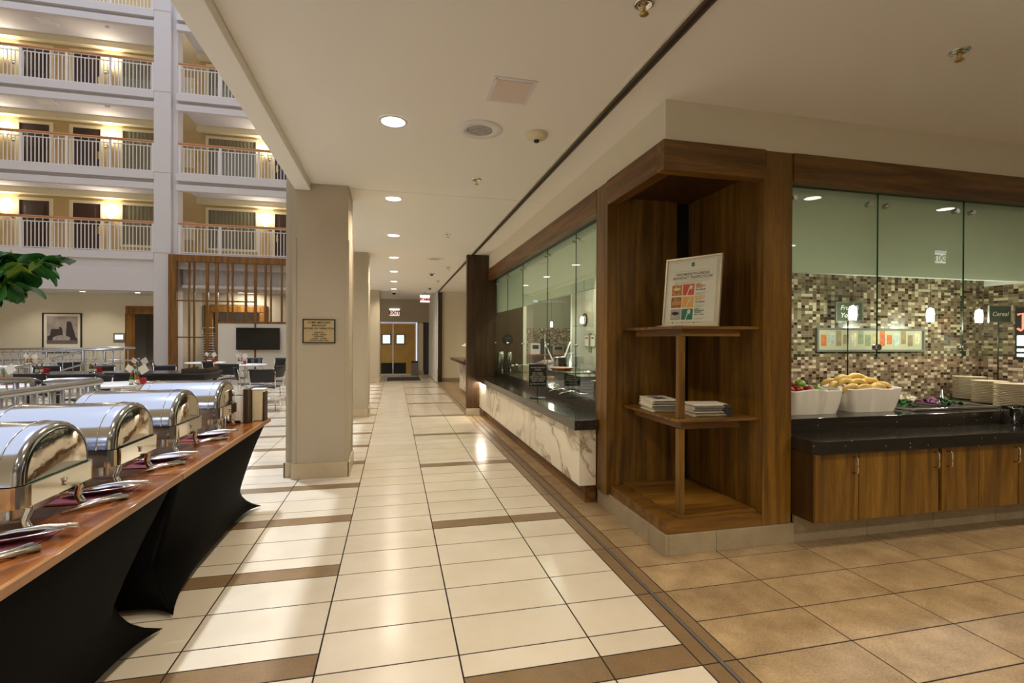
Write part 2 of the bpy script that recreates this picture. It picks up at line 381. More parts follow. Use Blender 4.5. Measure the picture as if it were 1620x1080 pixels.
M['ink'] = plain('ink_black', srgb(40, 32, 24), 0.7)
M['ink_grey'] = plain('ink_grey', srgb(120, 118, 112), 0.8)
M['chalk'] = plain('chalk_white', srgb(232, 232, 222), 0.8)
M['board'] = plain('chalkboard', srgb(34, 32, 28), 0.5)
M['board_green'] = plain('chalkboard_green', srgb(74, 80, 66), 0.6)
M['plaque'] = plain('plaque_tan', srgb(188, 166, 122), 0.5)
M['cloth'] = plain('white_cloth', srgb(232, 226, 214), 0.85)
M['plate'] = plain('plate_cream', srgb(230, 216, 184), 0.3)
M['apple_red'] = plain('apple_red', srgb(160, 26, 30), 0.28, noise=0.25, nscale=20)
M['apple_green'] = plain('apple_green', srgb(124, 176, 40), 0.28)
M['banana'] = plain('banana_yellow', srgb(228, 190, 104), 0.5, noise=0.06, nscale=20)
M['banana_tip'] = plain('banana_tip', srgb(140, 140, 60), 0.6)
M['leaf'] = plain('fig_leaf', srgb(44, 100, 40), 0.3, noise=0.25, nscale=5)
M['leaf_light'] = plain('fig_leaf_light', srgb(112, 142, 30), 0.4, noise=0.2, nscale=5)
M['bark'] = plain('bark', srgb(66, 52, 40), 0.9)
M['red'] = plain('red_card', srgb(170, 28, 40), 0.5)
M['red_cap'] = plain('red_cap', srgb(206, 60, 40), 0.4)
M['green_cap'] = plain('green_cap', srgb(20, 130, 50), 0.4)
M['green_glass'] = plain('green_sauce', srgb(40, 120, 30), 0.2)
M['red_sauce'] = plain('red_sauce', srgb(190, 62, 30), 0.2)
M['orange'] = plain('orange', srgb(226, 140, 40), 0.5)
M['mat_purple'] = plain('placemat', srgb(112, 46, 56), 0.9, noise=0.3, nscale=90)
M['mat_black'] = plain('door_mat', srgb(44, 42, 38), 0.95)
M['steel_track'] = plain('floor_track_steel', srgb(112, 108, 106), 0.4, 0.3)
M['track_dark'] = plain('ceiling_track_dark', srgb(104, 92, 78), 0.4, 0.4)
M['track_slot'] = plain('ceiling_track_slot', srgb(60, 48, 38), 0.6)
M['chrome_wavy'] = plain('polished_end_plate', (0.80, 0.77, 0.72, 1), 0.06, 1, bump=0.35, bscale=9)
M['lamp'] = emis('lamp_glow', (1.0, 0.95, 0.86, 1), 9)
M['lamp_white'] = emis('pendant_glow', (1.0, 0.97, 0.9, 1), 9)
M['led'] = emis('led_strip', (1.0, 0.9, 0.75, 1), 8)
M['sign_face'] = emis('sign_face', srgb(236, 226, 214), 0.7)
M['sign_bright'] = emis('sign_face_bright', srgb(240, 236, 228), 3.5)
M['sign_pink'] = emis('sign_face_pink', srgb(246, 226, 222), 1.0)
M['sign_red'] = emis('sign_red', srgb(170, 20, 22), 0.15)
M['neon_red'] = emis('neon_red', (1, 0.12, 0.08, 1), 3)
M['neon_white'] = emis('neon_white', (0.8, 0.9, 1, 1), 2)
M['screen'] = plain('tv_screen', srgb(16, 16, 15), 0.16)
M['screen_lit'] = emis('panel_screen', (0.9, 0.95, 1, 1), 1.6)
M['pane'] = glass('green_glass_pane', (0.905, 0.98, 0.92, 1), 1.75)
M['pane_edge'] = plain('glass_edge_green', srgb(18, 92, 60), 0.15)
M['clear'] = glass('clear_glass', (0.97, 0.98, 0.97, 1), 1.45)
M['sky_win'] = emis('door_window_light', (0.75, 0.86, 0.84, 1), 0.8)
M['door_tan'] = plain('swing_door_tan', srgb(198, 158, 80), 0.5, noise=0.08, nscale=3)
M['salad_green'] = plain('salad_green', srgb(44, 96, 40), 0.6, noise=0.3, nscale=60)
M['salad_white'] = plain('salad_white', srgb(222, 212, 186), 0.7)
M['salad_purple'] = plain('salad_purple', srgb(140, 70, 130), 0.6)
# ================================================================== SETTING
# ---- floor: a grout bed with single tiles on it
floor = MB().box(-16.5, 10, -4, 24, -0.2, -0.0018).build('floor', M['grout']); tag(floor, kind='structure')
PITCH = 0.3062; Y00 = 2.231
TM = {}
def tile_mesh(w, d, mat):
    k = (round(w, 3), round(d, 3), mat)
    if k not in TM:
        a, b, c = w / 2 - 0.0038, d / 2 - 0.0042, 0.0008
        v = [(-a, -b, -0.004), (a, -b, -0.004), (a, b, -0.004), (-a, b, -0.004), (-a, -b, -c), (a, -b, -c), (a, b, -c), (-a, b, -c),
             (-a + c, -b + c, 0), (a - c, -b + c, 0), (a - c, b - c, 0), (-a + c, b - c, 0)]
        f = [(8, 9, 10, 11)] + [(4 + i, 4 + (i + 1) % 4, 8 + (i + 1) % 4, 8 + i) for i in range(4)] + [(i, (i + 1) % 4, 4 + (i + 1) % 4, 4 + i) for i in range(4)]
        TM[k] = MB().add(v, f).mesh('tile', M[mat])
    return TM[k]
far_tiles = MB()
def put_tile(x0, x1, y0, y1, mat, single):
    if single:
        o = link('tile' if mat != 'tile_brown' else 'strip_tile', tile_mesh(x1 - x0, y1 - y0, mat), floor, loc=((x0 + x1) / 2, (y0 + y1) / 2, 0))
    else:
        mi = ('tile_cream', 'tile_brown', 'tile_tan').index(mat)
        far_tiles.add([(x0 + .0035, y0 + .004, -0.001), (x1 - .0035, y0 + .004, -0.001), (x1 - .0035, y1 - .004, -0.001), (x0 + .0035, y1 - .004, -0.001)], [(0, 1, 2, 3)], mi)
XL = [-1.545, -0.935, -0.325, 0.288, 0.906, 1.317]
for n in range(-4, 59):
    y0 = Y00 + n * PITCH; y1 = y0 + PITCH; ym = y0 + PITCH * 0.5
    for i in range(5):
        x0, x1 = XL[i], XL[i + 1]; single = n <= 21
        brown = (n % 3 == 0) if i < 2 else ((n % 6 == 5) if i > 2 else False)
        if brown:
            put_tile(x0, x1, y0, ym, 'tile_brown', single); put_tile(x0, x1, ym, y1, 'tile_cream', single)
        else: put_tile(x0, x1, y0, y1, 'tile_cream', single)
    for i in range(1, 24):                       # the seating side, beyond the buffet tables
        x1 = -1.545 - (i - 1) * 0.61; x0 = x1 - 0.61
        if n % 3 == 0:
            put_tile(x0, x1, y0, ym, 'tile_brown', False); put_tile(x0, x1, ym, y1, 'tile_cream', False)
        else: put_tile(x0, x1, y0, y1, 'tile_cream', False)
    if n % 2 == 0:                               # brown border on both sides of the steel track
        for x0, x1 in ((1.317, 1.402), (1.420, 1.49)):
            put_tile(x0, x1, y0 - PITCH, y1, 'tile_tan' if n > 16 else 'tile_brown', n <= 16)
    for i in range(0, 12):                       # tan floor on the serving side
        x0 = 1.49 + 0.628 * i; x1 = x0 + 0.628
        if y0 < 3.0: put_tile(x0, x1, y0, y1, 'tile_tan', x0 < 5.2)
        elif i < 1: put_tile(x0, x1, y0, y1, 'tile_tan', n <= 14)
        elif n > 23 and i < 3: put_tile(x0, x1, y0, y1, 'tile_tan', False)
ft = far_tiles.build('distant_tiles', [M['tile_cream'], M['tile_brown'], M['tile_tan']], floor); tag(ft, kind='stuff')
MB().box(1.403, 1.419, -2, 20, -0.001, 0.002).build('track', M['steel_track'], floor)

# ---- ceiling with its folding-wall track and the beam over the atrium edge
ceil = struct('ceiling', (4, 3, 3.0))
MB().box(-0.83, 10, -4, 5.496, 3.0, 3.3).build('ceiling_panel', M['ceiling'], ceil)
MB().box(-0.83, 10, 5.506, 20.6, 3.0, 3.3).build('ceiling_panel', M['ceiling'], ceil)
tr1 = MB().box(-0.98, -0.832, -4, 20.6, 2.93, 3.7).build('trim_1', M['ceiling'], bevel=0.004); tag(tr1, kind='structure')
tr2 = struct('trim_2', (1.41, 0, 2.99))
MB().box(1.378, 1.442, -4, 16.7, 2.990, 2.9995).build('track_plate', M['plaster'], tr2)
for x in (1.386, 1.424): MB().box(x, x + 0.012, -4, 16.7, 2.978, 2.992).build('track_lip', M['track_dark'], tr2)
MB().box(1.398, 1.424, -4, 16.7, 2.984, 2.991).build('track_slot', M['track_slot'], tr2)
# ---- wall above the wood header, wrapping the corner
wr = struct('wall_right', (1.73, 2.95, 2.73))
MB().prism([(1.727, 2.955), (1.727, 9.2), (1.84, 9.2), (1.84, 3.07), (9.5, 3.07), (9.5, 2.955)], 2.733, 3.0, 'z').build('soffit_face', M['plaster'], wr)
wr = struct('wall_bulkhead_corridor', (1.9, 6.6, 1.925))
# white bulkhead behind the tops of the glass panels
MB().box(1.883, 1.93, 4.075, 9.33, 1.925, 3.0).build('bulkhead', M['white'], wr)
wr = struct('wall_bulkhead_serving', (6, 3.12, 1.925))
MB().box(2.725, 9.5, 3.092, 3.15, 1.925, 3.0).build('bulkhead', M['white'], wr)
for nm, bx in (('wall_atrium_left', (-17.2, -17, -8, 24.4, 0, 15.5)), ('wall_atrium_rear', (-17, -0.98, -8.2, -8, 0, 15.5)), ('wall_atrium_right', (-0.98, -0.84, -8, 20.6, 3.71, 15.5)), ('wall_atrium_corner', (-3.4, -0.98, 19.6, 19.8, 3.05, 15.5))):
    tag(MB().box(*bx).build(nm, M['facade_wall']), kind='structure')
wq = MB().box(-0.98, 10.1, -4.1, -4, 0, 3.0).build('wall_rear', M['plaster']); tag(wq, kind='structure')
wq = MB().box(10, 10.1, -4, 2.95, 0, 3.0).build('wall_far_right', M['plaster']); tag(wq, kind='structure')
# ---- wood header boards over the glass
t3 = struct('trim_3', (1.74, 6, 2.53))
MB().box(1.712, 1.80, 4.072, 9.2, 2.533, 2.733).build('header_board', M['wal_y'], t3, bevel=0.002)
MB().box(1.80, 1.882, 4.072, 9.2, 2.545, 2.72).build('header_soffit', M['black'], t3)
t4 = struct('trim_4', (6, 2.97, 2.53))
MB().box(2.722, 9.5, 2.945, 3.02, 2.533, 2.733).build('header_board', M['wal_x'], t4, bevel=0.002)
MB().box(2.722, 9.5, 3.02, 3.092, 2.545, 2.72).build('header_soffit', M['black'], t4)
# ---- tile skirting
def base_run(name, pieces, mat='tile_base', loc=(0, 0, 0)):
    s = struct(name, loc)
    for p in pieces: MB().box(*p).build('tile', M[mat], s, bevel=0.002)
    return s
pc = []
ys = [2.945, 3.17, 3.48, 3.79, 4.075]
for a, b in zip(ys, ys[1:]): pc.append((1.734, 1.76, a + .0015 if a > 2.95 else 2.945, b - .0015, 0, 0.136))
xs = [1.7605, 2.117, 2.745]
for a, b in zip(xs, xs[1:]): pc.append((a + .001, b - .001, 2.945, 2.971, 0, 0.136))
base_run('baseboard_right', pc, loc=(1.75, 3, 0))
pc = []
x = 2.747
while x < 8.5: pc.append((x, x + 0.625, 2.95, 2.978, 0, 0.199)); x += 0.628
base_run('baseboard_cabinets', pc, loc=(4, 2.96, 0))
# ---- serving-side walls
wm = struct('wall_back', (4, 4.0, 0))
MB().box(2.515, 6.09, 4.0, 4.12, 0.0, 2.25).build('mosaic_facing', M['mosaic_x'], wm)
MB().box(2.515, 6.09, 4.02, 4.12, 2.25, 3.0).build('upper_wall', M['white'], wm)
MB().box(1.93, 2.515, 4.02, 4.12, 0.0, 3.0).build('kitchen_return', M['white'], wm)
wsd = struct('wall_side', (6.1, 3.6, 0))
MB().box(6.09, 6.2, 3.16, 4.12, 0.0, 2.0).build('mosaic_facing', M['mosaic_y'], wsd)
MB().box(6.09, 6.2, 3.16, 4.12, 2.0, 3.0).build('upper_wall', M['white'], wsd)
# ---- kitchen shell behind the corridor glass
wk = struct('wall_kitchen', (4, 8, 0))
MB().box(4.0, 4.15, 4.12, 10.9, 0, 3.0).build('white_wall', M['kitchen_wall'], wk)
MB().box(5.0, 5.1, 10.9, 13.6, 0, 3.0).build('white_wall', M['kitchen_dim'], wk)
MB().box(4.0, 5.0, 10.9, 11.0, 0, 3.0).build('white_wall', M['white'], wk)
we = struct('wall_kitchen_end', (3.5, 13.5, 0))
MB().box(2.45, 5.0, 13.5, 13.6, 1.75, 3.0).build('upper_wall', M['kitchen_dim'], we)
MB().box(3.45, 5.0, 13.5, 13.6, 0, 1.75).build('mosaic_facing', M['mosaic_x'], we)
MB().box(2.45, 3.45, 13.5, 13.6, 0, 1.75).build('lower_wall', M['taupe_smooth'], we)
wp = MB().box(1.88, 2.42, 9.36, 9.44, 0, 2.6).build('wall_partition', M['kitchen_brown']); tag(wp, kind='structure')
wb = MB().box(2.42, 2.5, 9.36, 16.8, 0, 3.0).build('wall_corridor_side', M['plaster']); tag(wb, kind='structure')
# ---- far end of the corridor
wf = struct('wall_far', (0.5, 20.3, 0))
MB().box(-3.4, -0.56, 20.3, 20.45, 0, 3.0).build('wall_panel', M['taupe_smooth'], wf)
MB().box(-0.56, 0.90, 20.3, 20.45, 2.09, 3.0).build('wall_panel', M['taupe_smooth'], wf)
MB().box(1.12, 1.45, 20.5, 20.6, 0, 2.12).build('recess_panel', M['dark_brown'], wf)
MB().box(0.90, 1.12, 20.3, 20.45, 0, 3.0).build('wall_panel', M['taupe_smooth'], wf)
MB().box(1.12, 1.5, 20.3, 20.45, 2.12, 3.0).build('wall_panel', M['taupe_smooth'], wf)
MB().box(0.93, 1.13, 20.24, 20.30, 0, 2.05).build('jamb', M['plaster'], wf, bevel=0.004)
MB().box(0.91, 1.15, 20.22, 20.24, 0, 0.16).build('skirting', M['pillar_base'], wf)
wc = struct('wall_corridor_end', (2, 16.8, 0))
MB().box(1.56, 2.42, 16.8, 16.95, 0.12, 3.0).build('wall_panel', M['plaster'], wc)
MB().box(1.56, 2.42, 16.77, 16.95, 0, 0.12).build('skirting', M['tile_base'], wc)
MB().box(1.36, 1.41, 16.78, 20.3, 0, 3.0).build('jamb', M['white'], wc)
t5 = struct('trim_5', (1.48, 16.75, 0))
for i in range(2): MB().box(1.415 + i * 0.07, 1.48 + i * 0.07, 16.62 + i * .03, 16.78, 0.005, 2.975).build('folded_panel', M['wal_dark'], t5, bevel=0.003)
# double swing door at the end
def swing_leaf(name, x0, x1, wx0, wx1):
    d = struct(name, ((x0 + x1) / 2, 20.3, 0))
    wz0, wz1 = 1.23, 1.60
    mb = MB().box(x0, wx0, 20.30, 20.345, 0.03, 2.03).box(wx1, x1, 20.30, 20.345, 0.03, 2.03).box(wx0, wx1, 20.30, 20.345, 0.03, wz0).box(wx0, wx1, 20.30, 20.345, wz1, 2.03)
    mb.build('leaf', M['door_tan'], d)
    MB().box(wx0, wx1, 20.315, 20.33, wz0, wz1).build('window_pane', M['sky_win'], d)
    fr = MB().box(wx0 - .02, wx1 + .02, 20.28, 20.30, wz0 - .02, wz0 + .015).box(wx0 - .02, wx1 + .02, 20.28, 20.30, wz1 - .015, wz1 + .02).box(wx0 - .02, wx0 + .015, 20.28, 20.30, wz0, wz1).box(wx1 - .015, wx1 + .02, 20.28, 20.30, wz0, wz1)
    fr.build('window_gasket', M['black'], d)
    return d
d1 = swing_leaf('door_1', -0.52, -0.055, -0.46, -0.14)
d2 = swing_leaf('door_2', -0.035, 0.82, 0.08, 0.40)
MB().box(-0.50, -0.07, 20.285, 20.30, 0.06, 0.48).build('kick_plate', M['black'], d1)
MB().box(-0.02, 0.46, 20.285, 20.30, 0.06, 0.48).build('kick_plate', M['black'], d2)
t6 = struct('trim_6', (0.2, 20.3, 0))
for p in ((-0.56, 0.86, 2.035, 2.075), (-0.56, -0.525, 0, 2.035), (0.825, 0.86, 0, 2.035), (-0.053, -0.037, 0.03, 2.03), (-0.56, 0.86, 0, 0.03)):
    MB().box(p[0], p[1], 20.27, 20.33, p[2], p[3]).build('door_frame', M['rail_white'], t6)

# ---- square pillars along the corridor
def pillar(label, x0, x1, y0, y1, top, sb=True):
    p = thing('pillar', label, 'pillar', ((x0 + x1) / 2, (y0 + y1) / 2, 0), world=True)
    MB().box(x0, x1, y0, y1, 0.0, top).build('shaft', M['taupe'], p, bevel=0.004)
    if sb: MB().box(x0 - 0.085, x0, y0 + 0.09, y1 - 0.05, 0.0, 4.2).build('side_pilaster', M['taupe'], p, bevel=0.004)
    for xa, xb, ya, yb in ((x0 - .008, x0 + .03, y0 - .008, y0 + .03), (x1 - .03, x1 + .008, y0 - .008, y0 + .03), (x1 - .03, x1 + .008, y1 - .03, y1 + .008)):
        MB().box(xa, xb, ya, yb, 0.15, 2.44).build('corner_guard', M['taupe_smooth'], p, bevel=0.002)
    for q in ((x0 - .012, x1 + .014, y0 - .02, y0), (x1, x1 + .02, y0 - .02, y1 + .014)):
        MB().box(*q, 0, 0.152).build('base_tile', M['pillar_base'], p, bevel=0.003)
    if sb: MB().box(x0 - .1, x0 - .013, y0 + .07, y0 + .09, 0, 0.152).build('base_tile', M['pillar_base'], p, bevel=0.003); MB().box(x0 - .105, x0 - .085, y0 + .07, y1 - .05, 0, 0.152).build('base_tile', M['pillar_base'], p, bevel=0.003)
    return p
pillar('thick taupe plaster pillar carrying the framed breakfast hours sign', -0.995, -0.465, 5.41, 5.95, 3.0)
pillar('taupe pillar without a sign, halfway down the corridor', -0.995, -0.465, 9.46, 9.99, 3.0)
pillar('taupe pillar beside the tan swing doors', -0.995, -0.465, 16.70, 17.9, 3.0, False)
# wood clad pillar at the far end of the corridor counter
wpil = thing('wood_pillar', 'dark walnut clad pillar on a grey tile base at the end of the marble counter', 'pillar', (1.53, 9.33, 0), world=True)
MB().box(1.315, 1.86, 9.21, 9.355, 0.135, 2.995).build('cladding', M['wal_dark'], wpil, bevel=0.003)
MB().box(1.305, 1.60, 9.20, 9.36, 0, 0.135).build('base_tile', M['tile_base'], wpil, bevel=0.003)
# ================================================================== ATRIUM FACADE
FY, BY = 19.6, 21.7
LV = [4.38, 7.165, 9.95, 12.735]
LNAME = ['second floor', 'third floor', 'fourth floor', 'fifth floor']
wfac = struct('wall_facade', (-8, FY, 0))
BAYS = [(-16.5, -8.09, 'left of the white column'), (-7.41, -3.4, 'right of the white column')]
col = thing('atrium_column', 'tall white square column between the balcony bays of the atrium', 'column', (-7.8, FY, 0), world=True)
MB().box(-8.09, -7.57, FY, 20.2, 0, 15).build('shaft', M['facade'], col, bevel=0.006)
MB().box(-7.57, -7.41, FY + .15, 20.2, 0, 15).build('side_strip', M['facade'], col, bevel=0.006)
for z0 in LV: MB().box(-8.10, -7.56, FY - .008, FY, z0 - .012, z0).build('joint', M['taupe_smooth'], col)
for bi, (x0, x1, _) in enumerate(BAYS):
    for li, z0 in enumerate(LV):
        MB().box(x0, x1, FY - 0.02, 19.78, z0 - 0.26, z0).build('slab_nosing', M['facade'], wfac, bevel=0.004)
        MB().box(x0, x1, 19.74, BY, z0 - 0.33, z0 - 0.005).build('slab', M['facade'], wfac)
        zb = z0 - 0.60
        if li == 0: MB().box(x0, x1, 19.66, 19.78, 3.84, z0 - .26).build('fascia_recess', M['facade'], wfac)
        else: MB().box(x0, x1, 19.78, 19.86, zb + .1, z0 - .26).build('fascia_recess', M['facade'], wfac)
        if li: MB().box(x0, x1, FY, 19.78, zb, z0 - 0.38).build('beam_edge', M['facade'], wfac, bevel=0.004)
        MB().box(x0, x1, 21.45, BY, z0 + 2.24, z0 + 2.46).build('wall_bulkhead', M['frame_cream'], wfac)
    if bi == 0:
        MB().box(x0, x1, FY, 19.78, 3.04, 3.84).build('ground_fascia', M['facade'], wfac, bevel=0.004)
        MB().box(x0, x1, 19.78, BY, 3.05, 3.25).build('ground_ceiling', M['ceiling'], wfac)
wbk = struct('wall_atrium_back', (-10, BY, 0))
MB().box(-16.5, -9.90, BY, 21.85, 0, 4.0).build('ground_wall', M['plaster'], wbk)
MB().box(-9.90, -8.5, BY, 21.85, 2.35, 4.0).build('ground_wall', M['plaster'], wbk)
MB().box(-8.5, -7.3, BY, 21.85, 0, 4.0).build('ground_wall', M['plaster'], wbk)
MB().box(-16.5, -3.4, BY, 21.85, 4.0, 16).build('wallpaper_wall', M['facade_wall'], wbk)
# things on each level
BAL = MB().box(-.011, .011, -.011, .011, 0, .84).mesh('baluster', M['rail_white'])
SPI = MB().box(-.007, .007, -.007, .007, 0, .085).mesh('spindle', M['rail_white'])
POST = MB().box(-.03, .03, -.03, .03, 0, 1.0).mesh('post', M['rail_white'])
sconce0 = None
def railing(x0, x1, z0, posts, label):
    t = thing('balcony_railing', label, 'railing', ((x0 + x1) / 2, FY + .08, z0), world=False)
    L = (x1 - x0) / 2
    MB().prism([(-.045, 1.02), (.045, 1.02), (.05, 1.05), (.03, 1.085), (-.03, 1.085), (-.05, 1.05)], -L, L, 'x').build('handrail', M['handrail'], t)
    MB().box(-L, L, -.02, .02, 1.0, 1.02).build('top_rail', M['rail_white'], t)
    MB().box(-L, L, -.016, .016, .88, .905).build('mid_rail', M['rail_white'], t)
    MB().box(-L, L, -.016, .016, .03, .055).build('bottom_rail', M['rail_white'], t)
    cx = (x0 + x1) / 2
    for p in posts: link('post', POST, t, loc=(p - cx, 0, 0))
    x = x0 + 0.06; k = 0
    while x < x1:
        if all(abs(x - p) > 0.05 for p in posts):
            link('baluster', BAL, t, loc=(x - cx, 0, .045))
            if k % 2 == 0: link('spindle', SPI, t, loc=(x - cx, 0, .905 + .005))
        x += 0.1085; k += 1
    return t
wn = 0; dn = 2
def corridor_door(x0, x1, z0, hinge):
    global dn
    dn += 1; d = struct('door_%d' % dn, ((x0 + x1) / 2, BY, z0))
    MB().box(x0, x1, BY - .02, BY - .001, z0, z0 + 2.03).build('leaf', M['door_dark'], d)
    for a, b in ((0.22, 0.95), (1.15, 1.85)):
        MB().box(x0 + .16, x1 - .16, BY - .034, BY - .02, z0 + a, z0 + b).build('raised_panel', M['door_dark'], d, bevel=0.01)
    for q in ((x0 - .1, x0, z0, z0 + 2.13), (x1, x1 + .1, z0, z0 + 2.13), (x0, x1, z0 + 2.03, z0 + 2.13)):
        MB().box(q[0], q[1], BY - .05, BY - .001, q[2], q[3]).build('door_frame', M['frame_cream'], d)
    hx = x0 + .07 if hinge else x1 - .07
    MB().box(hx - .03, hx + .03, BY - .03, BY - .02, z0 + .92, z0 + 1.2).cyl((hx, BY - .06, z0 + 1.0), (hx, BY - .02, z0 + 1.0), .02, 8).box(hx - .01, hx + .09 if hinge else hx + .01, BY - .075, BY - .06, z0 + .99, z0 + 1.01).build('door_handle', M['brass'], d)
def corridor_window(x0, x1, z0):
    global wn
    wn += 1; w = struct('window_%d' % wn, ((x0 + x1) / 2, BY, z0 + .5))
    a, b = z0 + .56, z0 + 2.05
    def cf(u, v):
        x = x0 + (x1 - x0) * u
        return (x, BY - .012 + .008 * math.sin(u * (x1 - x0) * 48), a + (b - a) * v)
    MB().grid(cf, int((x1 - x0) * 90), 1).build('curtain', M['curtain'], w)
    for q in ((x0 - .09, x0, a - .09, b + .09), (x1, x1 + .09, a - .09, b + .09), (x0, x1, b, b + .09), (x0, x1, a - .09, a)):
        MB().box(q[0], q[1], BY - .06, BY - .001, q[2], q[3]).build('window_frame', M['frame_cream'], w)
    MB().box(x0, x1, BY - .036, BY - .03, a, b).build('pane', M['clear'], w)
def sconce(x, z0, label):
    t = thing('wall_sconce', label, 'sconce', (x, BY, z0 + 1.62))
    MB().box(-.05, .05, -.025, 0, -.06, .06).build('backplate', M['steel'], t)
    MB().cyl((0, -.09, -.10), (0, -.09, .12), .05, 12).build('shade', M['lamp'], t)
    MB().cyl((0, -.09, -.01), (0, -.02, -.01), .012, 8).build('arm', M['steel'], t)
    point_light('sconce_bulb', 'POINT', (0, -.16, .22), 20, (1.0, .93, .80), t, 0.06)
for li, z0 in enumerate(LV):
    f = LNAME[li]
    railing(-16.4, -8.1, z0, [-15.8, -14.5, -13.24, -11.96, -10.68, -9.42, -8.14], 'white balcony railing with wooden handrail on the ' + f + ' left of the white column')
    railing(-7.36, -3.45, z0, [-7.32, -6.05, -4.78, -3.5], 'white balcony railing with wooden handrail on the ' + f + ' right of the white column')
    if li > 2: continue
    corridor_door(-13.21, -12.29, z0, True); corridor_door(-11.57, -10.68, z0, False); corridor_door(-4.67, -3.75, z0, True)
    corridor_window(-9.96, -8.1, z0); corridor_window(-7.07, -5.37, z0)
    sconce(-13.62, z0, 'lit wall sconce near the balcony edge at the ' + f + ' guest door')
    sconce(-10.33, z0, 'lit wall sconce between the ' + f + ' door and curtained window')
    sconce(-5.02, z0, 'lit wall sconce on the ' + f + ' right of the white column')
    for x, d in ((-13.38, 'far left'), (-10.52, 'near the curtained window'), (-4.84, 'right of the white column')):
        p = thing('room_plaque', 'small dark room number plaque on the ' + f + ' wall, ' + ('by the first door' if d == 'far left' else d), 'plaque', (x, BY, z0 + 1.42))
        MB().box(-.075, .075, -.015, 0, -.05, .05).build('frame', M['black'], p); MB().box(-.05, .05, -.018, -.015, -.03, .03).build('face', M['frame_cream'], p)
    h = thing('access_panel', 'flat cream access panel on the ' + f + ' wall right of the white column', 'box', (-7.72, BY, z0 + 1.2))  # beige access panel on the walkway wall
    MB().box(-.19, .19, -.02, 0, -.35, .35).build('door', M['frame_cream'], h, bevel=.004); MB().box(.13, .15, -.03, -.02, -.03, .03).build('latch', M['steel'], h)
    g = thing('ceiling_diffuser', 'square white air diffuser under the walkway ceiling above the ' + f, 'vent', (-11.8, 20.5, z0 + 2.455))
    MB().box(-.3, .3, -.3, .3, -.05, 0).build('frame', M['facade'], g, bevel=.01); MB().box(-.2, .2, -.2, .2, -.06, -.05).build('core', M['rail_white'], g)
    g = thing('smoke_detector', 'round white smoke detector under the walkway ceiling above the ' + f, 'detector', (-9.9, 20.5, z0 + 2.455))
    MB().lathe([(0, -.06), (.05, -.055), (.07, -.02), (.07, 0)], n=14).build('body', M['rail_white'], g)

# ---- ground floor: picture, panel screen, doorways, wood screen, TV
pic = thing('framed_photograph', 'large black framed black and white city skyline photograph on the cream wall', 'picture', (-11.9, BY, 1.6))
MB().box(-.62, .62, -.03, 0, -.73, -.70).box(-.62, .62, -.03, 0, .70, .73).box(-.62, -.575, -.03, 0, -.70, .70).box(.575, .62, -.03, 0, -.70, .70).build('frame', M['black'], pic)
MB().box(-.575, .575, -.012, 0, -.70, .70).build('mat_board', M['paper'], pic)
MB().box(-.48, .48, -.016, -.012, -.40, .61).build('sky_print', plain('print_sky', srgb(168, 158, 154), .6, noise=.35, nscale=2.5), pic)
pm = plain('print_building', srgb(62, 54, 54), .6, noise=.2, nscale=20); pl = plain('print_light', srgb(170, 160, 158), .6, noise=.3, nscale=14)
MB().prism([(-.46, -.40), (-.46, -.12), (-.38, -.10), (-.34, .14), (-.10, .14), (-.10, .21), (-.03, .22), (0, .14), (.02, -.12), (.02, -.40)], -.020, -.016, 'y').prism([(.1, -.40), (.14, .40), (.2, .43), (.28, .40), (.42, -.15), (.48, -.22), (.48, -.40)], -.020, -.016, 'y').build('towers_print', pm, pic)
MB().prism([(-.02 - .28 * math.cos(k / 16 * PI), -.22 + .13 * math.sin(k / 16 * PI)) for k in range(17)] + [(.2, -.27), (-.3, -.27)], -.024, -.020, 'y').build('dome_print', pl, pic)
MB().box(-.48, .48, -.023, -.020, -.40, -.27).build('plaza_print', plain('print_crowd', srgb(110, 102, 100), .7, noise=.8, nscale=45), pic)
scr = thing('wall_touch_panel', 'small lit room schedule screen in a dark bezel beside the wooden doorway', 'screen', (-10.08, BY, 1.43))
MB().box(-.19, .19, -.03, 0, -.17, .17).build('bezel', M['ink_grey'], scr, bevel=.01); MB().box(-.13, .13, -.033, -.03, -.06, .11).build('display', M['screen_lit'], scr)
def doorway(name, x0, x1, z1, w=.3):
    s = struct(name, ((x0 + x1) / 2, BY, 0))
    for q in ((x0, x0 + w, 0, z1), (x1 - w, x1, 0, z1), (x0, x1, z1, z1 + w)):
        MB().box(q[0], q[1], BY - .06, BY - .001, q[2], q[3]).build('casing', M['oak_v'], s, bevel=.01)
        MB().box(q[0] + .04, q[1] - .04, BY - .08, BY - .06, q[2], q[3] - .04).build('casing_moulding', M['oak_v'], s, bevel=.012)
    return s
doorway('trim_7', -9.86, -8.2, 2.33)
vs = struct('wall_vestibule', (-9, 23, 0))
MB().box(-16.5, -3.4, 24.3, 24.4, 0, 4.0).build('back', M['taupe_smooth'], vs); MB().box(-16.5, -3.4, 21.86, 24.4, 3.3, 3.4).build('lid', M['ceiling'], vs)
MB().box(-10.4, -10.3, 21.86, 24.3, 0, 3.3).build('side', M['taupe_smooth'], vs); MB().box(-8.4, -8.3, 21.86, 24.3, 0, 3.3).build('side', M['taupe_smooth'], vs); MB().box(-3.5, -3.4, 19.8, 24.3, 0, 4.0).build('side', M['taupe_smooth'], vs)
